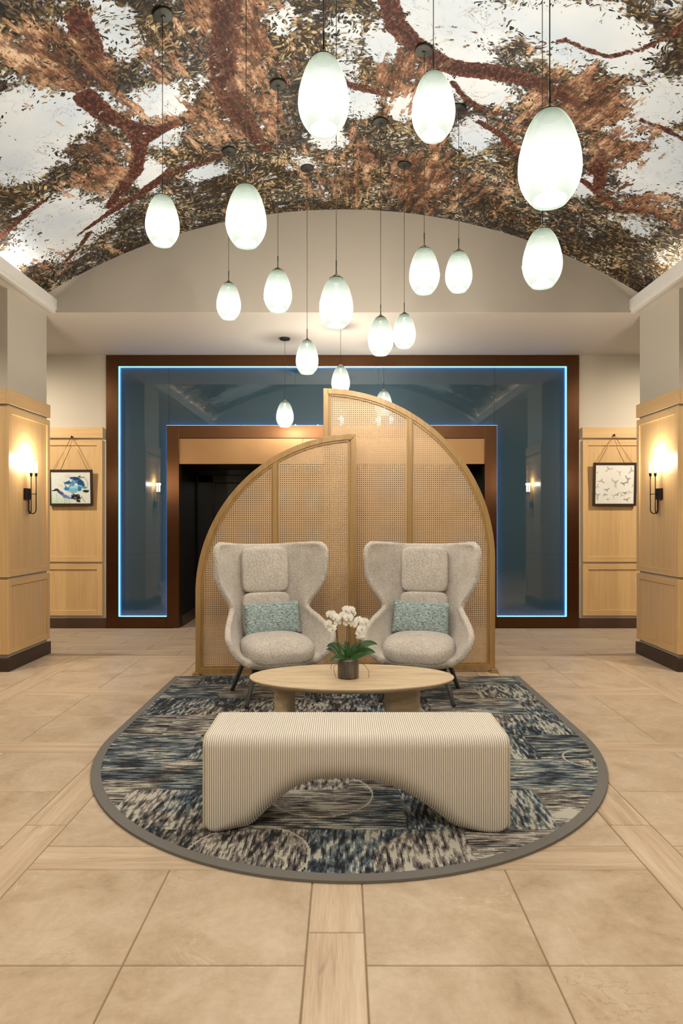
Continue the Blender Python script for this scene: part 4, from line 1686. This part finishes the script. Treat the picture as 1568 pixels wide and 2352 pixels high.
# ================================================================== orchid
def orchid():
    D = 4.335
    X = lambda px: (px - 788) / 1530 * D
    Z = lambda py: 1.46 - (py - 1195) / 1530 * D
    z0 = RZ + TH
    cx = X(799.5)
    root = empty('potted_orchid', (cx, D, z0))
    tag(root, 'white orchid in a dark glazed pot on the coffee table', 'potted plant')
    pot = NT('pewter_glazed_ceramic')
    co = pot.objco(0)
    pot.set(Base_Color=pot.ramp(pot.noise(pot.scl(co, (40, 40, 6)), 1, 3), [(.35, (0.075, 0.065, 0.06)), (.65, (0.17, 0.15, 0.14))]), Roughness=.28, Metallic=.35)
    leafm = NT('orchid_leaf')
    co = leafm.objco(20)
    leafm.set(Base_Color=leafm.ramp(leafm.noise(co, 14, 3), [(.35, (0.012, 0.055, 0.012)), (.65, (0.04, 0.13, 0.025))]), Roughness=.32)
    petm = NT('white_petal')
    petm.set(Base_Color=(0.93, 0.93, 0.91), Roughness=.55)
    petm.put(petm.b, 'Subsurface_Weight', .0)
    lipm = plain('cream_yellow_lip', (0.80, 0.66, 0.36), .5)
    stemm = plain('brown_stem', (0.10, 0.05, 0.02), .6)
    gst = plain('green_stem', (0.05, 0.10, 0.02), .5)
    mossm = NT('dark_moss')
    mossm.set(Base_Color=mossm.ramp(mossm.noise(mossm.objco(0), 120, 3), [(.4, (0.02, 0.025, 0.008)), (.6, (0.09, 0.09, 0.03))]), Roughness=.9)
    h = .124
    prof = [(.058, 0), (.066, .003), (.0695, .012), (.0695, h - .03), (.067, h - .01), (.0665, h), (.061, h), (.060, h - .016)]
    fix(mobj('pot', *lathe_vf(prof, 40, (cx, D, z0)), pot.m, root, True))
    V, F = lathe_vf([(.059, h - .02), (.05, h - .008), (.03, h - .002), (.005, h + .001)], 24, (cx, D, z0))
    rr = random.Random(2)
    V = [(a, b, c + rr.uniform(-.004, .006)) for a, b, c in V]
    mobj('moss', V, F, mossm.m, root, True)
    zt = z0 + h - .004

    def leaf(tip, wid, mid_up, bx=0.0, dy=0.0, curl=.0, roll=50):
        tipv = Vector((X(tip[0]), D + dy, Z(tip[1])))
        b = Vector((cx + bx, D + dy * .1, zt))
        c = (b + tipv) / 2 + Vector((0, 0, mid_up))
        n, mw = 18, 7
        V, F = [], []
        for i in range(n + 1):
            t = i / n
            p = b * (1 - t)**2 + c * 2 * t * (1 - t) + tipv * t * t
            tg = ((c - b) * (1 - t) + (tipv - c) * t).normalized()
            side = tg.cross(Vector((0, 0, 1)))
            side = (side.normalized() if side.length > .05 else Vector((0, 1, 0)))
            if abs(tg.z) > .85:
                side = Vector((1, 0, 0))
            if side.y < 0 and roll:
                side = -side
            if roll:
                up = tg.cross(side)
                up = up if up.z > 0 else -up
                side = (side * math.cos(R(roll)) + up * math.sin(R(roll))).normalized()
            nrm = side.cross(tg).normalized()
            if nrm.z < 0:
                nrm = -nrm
            w = wid * (math.sin(PI * min(1, (.10 + .90 * t) ** .8)) ** .8) + .003 * (1 - t)
            for j in range(mw):
                u = -1 + 2 * j / (mw - 1)
                V.append(tuple(p + side * u * w + nrm * (abs(u) ** 1.6 * w * (.35 - curl))))
        for i in range(n):
            for j in range(mw - 1):
                F.append((i * mw + j, i * mw + j + 1, (i + 1) * mw + j + 1, (i + 1) * mw + j))
        o = mobj('leaf', V, F, leafm.m, root, True)
        so = o.modifiers.new('solid', 'SOLIDIFY'); so.thickness = .0022; so.offset = 0
        return o
    leaf((861, 1494), .034, .05, .012, -.07, 0, 62)
    leaf((868, 1484), .026, .085, .014, .06)
    leaf((750, 1487), .036, .06, -.014, .04)
    leaf((748, 1499), .024, .05, -.014, .10)
    leaf((757, 1513), .021, .035, -.012, -.09, 0, 40)
    leaf((800, 1474), .017, .015, -.004, .03, 0, 0)
    leaf((822, 1477), .020, .02, .008, .06, 0, 0)
    leaf((792, 1476), .014, .01, -.01, .07, 0, 0)

    # stems
    def stem(pts, m, r=.0022, nm='stem'):
        P = [Vector((X(a), D + dy, Z(b))) for a, b, dy in pts]
        Q = []
        for i in range(len(P) - 1):
            p0, p1, p2, p3 = P[max(i - 1, 0)], P[i], P[i + 1], P[min(i + 2, len(P) - 1)]
            for k in range(6):
                t = k / 6
                Q.append(.5 * ((2 * p1) + (p2 - p0) * t + (2 * p0 - 5 * p1 + 4 * p2 - p3) * t * t + (3 * p1 - p0 - 3 * p2 + p3) * t**3))
        Q.append(P[-1])
        fix(mobj(nm, *tube_vf(Q, r, 8), m, root, True))
    stem([(783, 1520, 0), (775, 1480, -.01), (771, 1440, -.01), (768, 1418, -.01), (762, 1410, -.02), (754, 1420, -.03)], stemm)
    stem([(790, 1520, .01), (777, 1478, .01), (773, 1438, 0), (772, 1412, -.01)], stemm, .0018, 'support_stick')
    stem([(796, 1520, .01), (796, 1475, .02), (797, 1440, .01), (797, 1410, 0), (802, 1395, -.01), (812, 1400, -.02)], stemm)
    stem([(804, 1520, 0), (801, 1470, .02), (802, 1425, .02), (803, 1400, .01)], stemm, .0018, 'support_stick')
    stem([(812, 1520, 0), (823, 1490, -.01), (827, 1466, -.01), (828, 1440, -.01), (824, 1415, -.01), (815, 1418, -.02)], gst, .0028)
    # hanging roots
    for P in ([(776, 1519, -.06), (767, 1525, -.08), (768, 1537, -.09), (772, 1549, -.09)], [(776, 1518, -.03), (762, 1522, -.05), (760, 1533, -.06)],
              [(826, 1516, -.05), (836, 1522, -.08), (845, 1534, -.09), (845, 1550, -.09)]):
        stem(P, stemm, .0014, 'aerial_root')

    # flowers
    def flower_mesh():
        V, F = [], []
        def petal(ang, L, W, back, cup):
            n, mw = 8, 5
            o = len(V)
            ca, sa = math.cos(ang), math.sin(ang)
            for i in range(n + 1):
                t = i / n
                w = W * math.sin(PI * min(1, .08 + .92 * t) ** .75) + .0008
                for j in range(mw):
                    u = -1 + 2 * j / (mw - 1)
                    a, b = L * t, u * w
                    y = -cup * t * (1 - t) * 4 * (1 - u * u * .6) * .5 + back * t * t
                    V.append((a * ca - b * sa, y, a * sa + b * ca))
            for i in range(n):
                for j in range(mw - 1):
                    F.append((o + i * mw + j, o + i * mw + j + 1, o + (i + 1) * mw + j + 1, o + (i + 1) * mw + j))
        petal(R(90), .030, .012, .004, .003)
        petal(R(212), .030, .012, .004, .003)
        petal(R(328), .030, .012, .004, .003)
        petal(R(5), .033, .022, -.001, .007)
        petal(R(175), .033, .022, -.001, .007)
        me = bpy.data.meshes.new('flower')
        me.from_pydata(V, [], F)
        me.materials.append(petm.m)
        me.polygons.foreach_set('use_smooth', [True] * len(F))
        return me
    fm = flower_mesh()
    V, F = superell_vf(.0045, .006, .008, 1, 1, 12, 8)
    lm = bpy.data.meshes.new('lip')
    lm.from_pydata(V, [], F)
    lm.materials.append(lipm)
    lm.polygons.foreach_set('use_smooth', [True] * len(F))
    FL = [(757, 1410, -.03, -35, 10, 1.0), (754, 1431, -.045, -40, -20, 1.05), (771, 1417, -.03, 10, 20, 1.0), (775, 1428, -.02, 30, -15, .95), (763, 1441, -.05, -10, -30, 1.0), (766, 1411, .01, 60, 0, .95),
          (795, 1399, -.03, -20, 15, 1.0), (806, 1400, -.03, 25, -10, 1.0), (788, 1413, -.035, -30, 10, 1.1), (800, 1416, -.045, 10, 0, 1.1), (797, 1428, -.03, 0, -25, .9), (811, 1407, -.01, 45, 20, .9),
          (811, 1432, -.03, -30, 10, 1.0), (824, 1424, -.035, 10, 15, 1.1), (838, 1427, -.03, 40, -5, 1.05), (829, 1441, -.045, 5, -20, 1.0), (836, 1441, -.02, 35, 10, .9), (824, 1450, -.045, -15, -30, .85)]
    for (px, py, dy, yaw, roll, s) in FL:
        o = bpy.data.objects.new('flower', fm)
        link(o, root)
        o.location = Vector((X(px), D + dy, Z(py))) - root.location
        o.rotation_euler = (Matrix.Rotation(R(yaw), 4, 'Z') @ Matrix.Rotation(R(-12), 4, 'X') @ Matrix.Rotation(R(roll), 4, 'Y')).to_euler()
        o.scale = (s, s, s)
        l = bpy.data.objects.new('lip', lm)
        link(l, o)
        l.location = (0, -.006, -.006)
    V, F = superell_vf(.029, .014, .017, .9, .9, 24, 12)
    V = [(x, y, z - .5 * abs(x) ** 1.0 * .35 + (.004 if z < -.008 and abs(x) > .006 else 0)) for x, y, z in V]
    b = clean(mobj('bud', V, F, petm.m, root, True, True))
    b.location = Vector((X(827), D - .03, Z(1461))) - root.location


orchid()

# ================================================================== wall sconces
M['candle'] = emit('candle_glass', (1.0, 0.93, 0.82), 9.0)


def sconce(s, label):
    xw = s * (CX0 - .013)            # panel field
    root = empty('wall_sconce', (xw, 6.785, 1.50))
    tag(root, label, 'wall sconce', 'twin candle wall sconces')
    fx = lambda d: xw - s * d        # d = distance out of the wall
    box('back_plate', fx(0), fx(.032), 6.735, 6.845, 1.672, 1.785, M['iron'], root, .003)
    spec = ((.055, 6.785, 6.80), (.098, 6.80, 6.815))
    for (d, ya, yb) in spec:
        # from candle down, round the bend and up into the plate
        P0 = Vector((fx(d), ya, 1.925))
        pts = [tuple(P0), (fx(d), ya, 1.57)]
        xe = fx(.02)
        for k in range(1, 12):
            a = PI * k / 12
            q = (1 - math.cos(a)) / 2
            pts.append((fx(d) + (xe - fx(d)) * q, ya + (yb - ya) * q, 1.57 - .042 * math.sin(a)))
        pts += [(xe, yb, 1.57), (xe, yb, 1.69)]
        fix(mobj('arm', *tube_vf(pts, .0052, 10), M['iron'], root, True))
        fix(mobj('candle_cup', *lathe_vf([(.006, 1.905), (.0125, 1.916), (.0138, 1.93), (.0138, 1.945)], 20, (fx(d), ya, 0)), M['iron'], root, True))
        fix(mobj('candle_glass', *lathe_vf([(.0128, 1.943), (.0132, 1.95), (.0138, 2.055), (.0125, 2.06)], 20, (fx(d), ya, 0)), M['candle'], root, True))
        lamp('sconce_bulb', 'POINT', (fx(d + .0), ya - .0, 2.075), SCONCE_W, (1.0, .86, .66), .02, parent=root)
    d, ya, yb = spec[1]
    fix(mobj('cross_bar', *tube_vf([(fx(.03), 6.79, 1.728), (fx(d), ya, 1.728)], .004, 8), M['iron'], root, True))
    fix(mobj('knob', *superell_vf(.008, .008, .008, 1, 1, 12, 8), M['iron'], root, True, True)).location = (fx(d) - xw, ya - 6.785, .228)
    return root


sconce(-1, 'twin candle iron wall sconce on the column beside the blue bird painting')
sconce(1, 'twin candle iron wall sconce on the column beside the flying birds print')

# ================================================================== pictures
def vnoise(x, y, seed, sc):
    r = np.random.RandomState(seed)
    g = r.rand(64, 64)
    a, b = x * sc % 63, y * sc % 63
    i, j = a.astype(int), b.astype(int)
    u, v = a - i, b - j
    u, v = u * u * (3 - 2 * u), v * v * (3 - 2 * v)
    return (g[i, j] * (1 - u) + g[i + 1, j] * u) * (1 - v) + (g[i, j + 1] * (1 - u) + g[i + 1, j + 1] * u) * v


def print_grid(name, w, h, n, m, parent, paint):
    u, v = np.meshgrid(np.linspace(0, 1, n), np.linspace(0, 1, m))
    V = np.stack([(u - .5) * w, np.zeros_like(u), (v - .5) * h], -1).reshape(-1, 3)
    i = (np.arange(m - 1)[:, None] * n + np.arange(n - 1)[None]).ravel()
    F = np.stack([i, i + 1, i + n + 1, i + n], 1)
    t = NT(name + '_paper')
    t.set(Base_Color=t.n('Attribute', {'attribute_name': 'ink'}).outputs['Color'], Roughness=.35)
    t.put(t.b, 'Specular_IOR_Level', .3)
    o = mobj(name, V, F, t.m, parent, False, True)
    c = paint(u.ravel(), v.ravel())
    at = o.data.color_attributes.new('ink', 'FLOAT_COLOR', 'POINT')
    at.data.foreach_set('color', np.concatenate([c, np.ones((len(c), 1))], 1).astype(np.float32).ravel())
    return o


def polymask(P, u, v):
    return inside(P, u, v)


def blend(c, k, col):
    k = np.clip(k, 0, 1)[:, None]
    return c * (1 - k) + np.array(col)[None] * k


def paint_bluebird(u, v):
    c = np.tile(np.array([.80, .84, .78]), (len(u), 1))
    c = blend(c, np.clip(1.2 - v * 3.4, 0, 1) * np.clip(1.1 - u * 1.4, 0, 1), (.52, .74, .55))
    c = blend(c, .4 * vnoise(u, v, 1, 5), (.88, .90, .86))
    n1, n2, n3 = vnoise(u, v, 2, 9), vnoise(u, v, 3, 22), vnoise(u, v, 4, 45)
    wob = (n1 - .5) * .16 + (n2 - .5) * .08
    def blob(cx, cy, rx, ry, ang=0):
        a = math.radians(ang)
        dx, dy = u - cx, v - cy
        x = (dx * math.cos(a) + dy * math.sin(a)) / rx
        y = (-dx * math.sin(a) + dy * math.cos(a)) / ry
        return np.clip((1 + wob * 5 + (n3 - .5) * .35 - np.hypot(x, y)) * 4, 0, 1)
    c = blend(c, blob(.46, .85, .10, .10) * .4, (.50, .55, .78))
    c = blend(c, blob(.60, .55, .23, .25), (.08, .30, .56))
    c = blend(c, blob(.60, .79, .17, .07, -8), (.012, .07, .24))
    c = blend(c, blob(.76, .62, .10, .15, 30), (.015, .09, .24))
    c = blend(c, blob(.44, .66, .09, .05, 15), (.02, .12, .34))
    c = blend(c, blob(.60, .47, .20, .13), (.20, .54, .78))
    c = blend(c, blob(.57, .52, .10, .07, 20), (.42, .74, .88))
    c = blend(c, blob(.63, .61, .05, .05), (.76, .88, .94))
    c = blend(c, blob(.41, .47, .06, .07), (.02, .28, .56))
    c = blend(c, blob(.72, .45, .05, .08), (.04, .20, .42))
    c = blend(c, blob(.25, .33, .13, .065, -38), (.06, .09, .25))
    c = blend(c, blob(.38, .22, .17, .085, -28), (.14, .22, .46))
    c = blend(c, blob(.46, .17, .13, .06, -8), (.22, .34, .60))
    c = blend(c, blob(.40, .33, .09, .04, -28), (.80, .85, .92))
    c = blend(c, blob(.17, .42, .075, .05, -15), (.025, .03, .09))
    c = blend(c, blob(.06, .405, .055, .018, -4), (.03, .025, .02))
    c = blend(c, blob(.63, .21, .16, .11, 15) * (.55 + .45 * (n3 > .3)), (.010, .012, .022))
    c = blend(c, blob(.68, .08, .06, .07), (.02, .02, .03))
    c = blend(c, blob(.89, .40, .11, .05, 5), (.012, .045, .03))
    c = blend(c, blob(.86, .50, .07, .045), (.14, .30, .40))
    # strokes
    def line(P, w, col, k=1.0):
        nonlocal c
        d = np.full(len(u), 9.)
        for (x0, y0), (x1, y1) in zip(P, P[1:]):
            dx, dy = x1 - x0, y1 - y0
            t = np.clip(((u - x0) * dx + (v - y0) * dy) / (dx * dx + dy * dy), 0, 1)
            d = np.minimum(d, np.hypot(u - x0 - t * dx, v - y0 - t * dy))
        c = blend(c, np.clip((w - d) / .006 + .5, 0, 1) * k, col)
    line([(.70, .84), (.84, .82), (.90, .75), (.93, .62), (.92, .52)], .014, (.42, .60, .50))
    line([(.70, .82), (.75, .88), (.70, .84), (.85, .82)], .009, (.02, .03, .025))
    line([(.76, .24), (.85, .05)], .006, (.03, .03, .04))
    line([(.14, .34), (.14, .05)], .004, (.20, .30, .30), .8)
    for x in (.34, .38, .46):
        line([(x, .15), (x, .01)], .004, (.15, .28, .35), .7)
    line([(.20, .55), (.24, .58), (.28, .54), (.32, .46)], .005, (.25, .27, .3), .8)
    return c * (.80 + .10 * n3)[:, None]


def paint_birds(u, v):
    c = np.tile(np.array([.76, .755, .71]), (len(u), 1))
    c = blend(c, .3 * vnoise(u, v, 8, 4), (.78, .79, .75))
    B = [(.33, .90, .22, 205, (.50, .48, .44)), (.62, .80, .17, 125, (.52, .50, .46)), (.92, .85, .20, 75, (.45, .36, .33)), (.16, .59, .19, 170, (.42, .35, .32)), (.52, .55, .27, 120, (.45, .46, .44)),
         (.84, .63, .22, 110, (.25, .25, .24)), (.73, .51, .17, 10, (.10, .10, .11)), (.06, .44, .14, 60, (.45, .45, .43)), (.30, .35, .15, 15, (.20, .20, .21)), (.07, .22, .24, 115, (.38, .42, .40)),
         (.25, .24, .13, 200, (.16, .16, .17)), (.48, .20, .17, 120, (.60, .58, .52)), (.57, .23, .13, 30, (.10, .10, .10)), (.68, .22, .17, 320, (.55, .52, .48)), (.77, .27, .14, 10, (.08, .09, .10)), (.88, .30, .16, 200, (.50, .55, .54)),
         (.33, .11, .08, 0, (.15, .15, .15)), (.82, .10, .18, 20, (.22, .23, .23)), (.05, .80, .10, 30, (.5, .5, .48)), (.96, .46, .10, 80, (.30, .42, .38))]
    for (x, y, s, a, col) in B:
        a = math.radians(a)
        ca, sa = math.cos(a), math.sin(a)
        T = lambda P: [(x + s * (p * ca - q * sa), y + s * (p * sa + q * ca)) for p, q in P]
        k = .75
        for P in ([(0, .06), (-.10, .22), (-.34, .30), (-.58, .20), (-.36, .10), (-.12, -.05)], [(0, .05), (.14, .20), (.36, .26), (.60, .10), (.34, .08), (.10, -.06)]):
            c = blend(c, polymask(T(P), u, v) * k, col)
        for P in ([(-.05, .10), (.02, .16), (.07, .06), (.05, -.14), (.10, -.28), (-.02, -.30), (-.06, -.12)],):
            c = blend(c, polymask(T(P), u, v) * .9, tuple(q * .7 for q in col))
    return c


def picture(name, px0, px1, py0, py1, lean, nail_py, nmx, paint, label):
    D = YB - .045
    x0, x1 = (px0 - 788) / 1530 * D, (px1 - 788) / 1530 * D
    z0, z1 = 1.46 - (py1 - 1195) / 1530 * D, 1.46 - (py0 - 1195) / 1530 * D
    cx, cz = (x0 + x1) / 2, (z0 + z1) / 2
    w, h = x1 - x0, z1 - z0
    root = empty(name, (cx, YB - .062, cz))
    root.rotation_euler = (R(lean), 0, 0)
    tag(root, label, 'picture', None)
    fwid, fd = .030, .028
    for (a0, a1, b0, b1) in ((-w / 2, -w / 2 + fwid, -h / 2, h / 2), (w / 2 - fwid, w / 2, -h / 2, h / 2), (-w / 2 + fwid, w / 2 - fwid, -h / 2, -h / 2 + fwid), (-w / 2 + fwid, w / 2 - fwid, h / 2 - fwid, h / 2)):
        box('frame_rail', a0, a1, -fd / 2, fd / 2, b0, b1, M['frame'], root, .002, True)
    p = print_grid('print', w - 2 * fwid + .004, h - 2 * fwid + .004, 150, 140, root, paint)
    p.location = (0, -.004, 0)
    box('backing_board', -w / 2 + .01, w / 2 - .01, .004, .012, -h / 2 + .01, h / 2 - .01, M['frame'], root, 0, True)
    # chain to a small hook on the cap rail
    nx = (nmx - 788) / 1530 * (YB - .04) - cx
    nz = 1.46 - (nail_py - 1195) / 1530 * (YB - .04) - cz
    inv = Matrix.Rotation(R(-lean), 4, 'X')
    hook = inv @ Vector((nx, .020, nz))
    fix(mobj('hook', *lathe_vf([(.004, -.018), (.011, -.012), (.013, 0), (.009, .010), (.004, .012)], 12, tuple(hook + Vector((0, -.006, 0)))), M['iron'], root, True, True))
    for s in (-1, 1):
        e = Vector((s * w * .40, .0, h / 2 - .004))
        for off in (0, .012):
            q = e + Vector((-s * off * 1.6, .012 if off else 0, 0))
            fix(mobj('chain', *tube_vf([tuple(hook + Vector((s * .006, -.004, -.01))), tuple((hook + q) / 2 + Vector((0, 0, -.004))), tuple(q)], .0021, 6), M['chain'], root, True, True))
    return root


picture('framed_painting', 113.5, 214, 1079, 1161.5, 3.0, 1003, 165, paint_bluebird, 'dark framed abstract painting of a blue bird hung by a chain')
picture('framed_print', 1360.5, 1459.5, 1063, 1162, 3.0, 999, 1410, paint_birds, 'dark framed print of grey flying birds hung by a chain')

# ================================================================== trim rings added around the unseen ceiling spots
for (x, y, z, w, aim, sp) in UNSEEN_SPOTS:
    fix(mobj('unseen_spot_ring', *lathe_vf([(.045, .0), (.045, -.006), (.062, -.008), (.07, -.003), (.07, 0.0)], 24, (x, y, ZS)), M['trim'], ceiling, True))
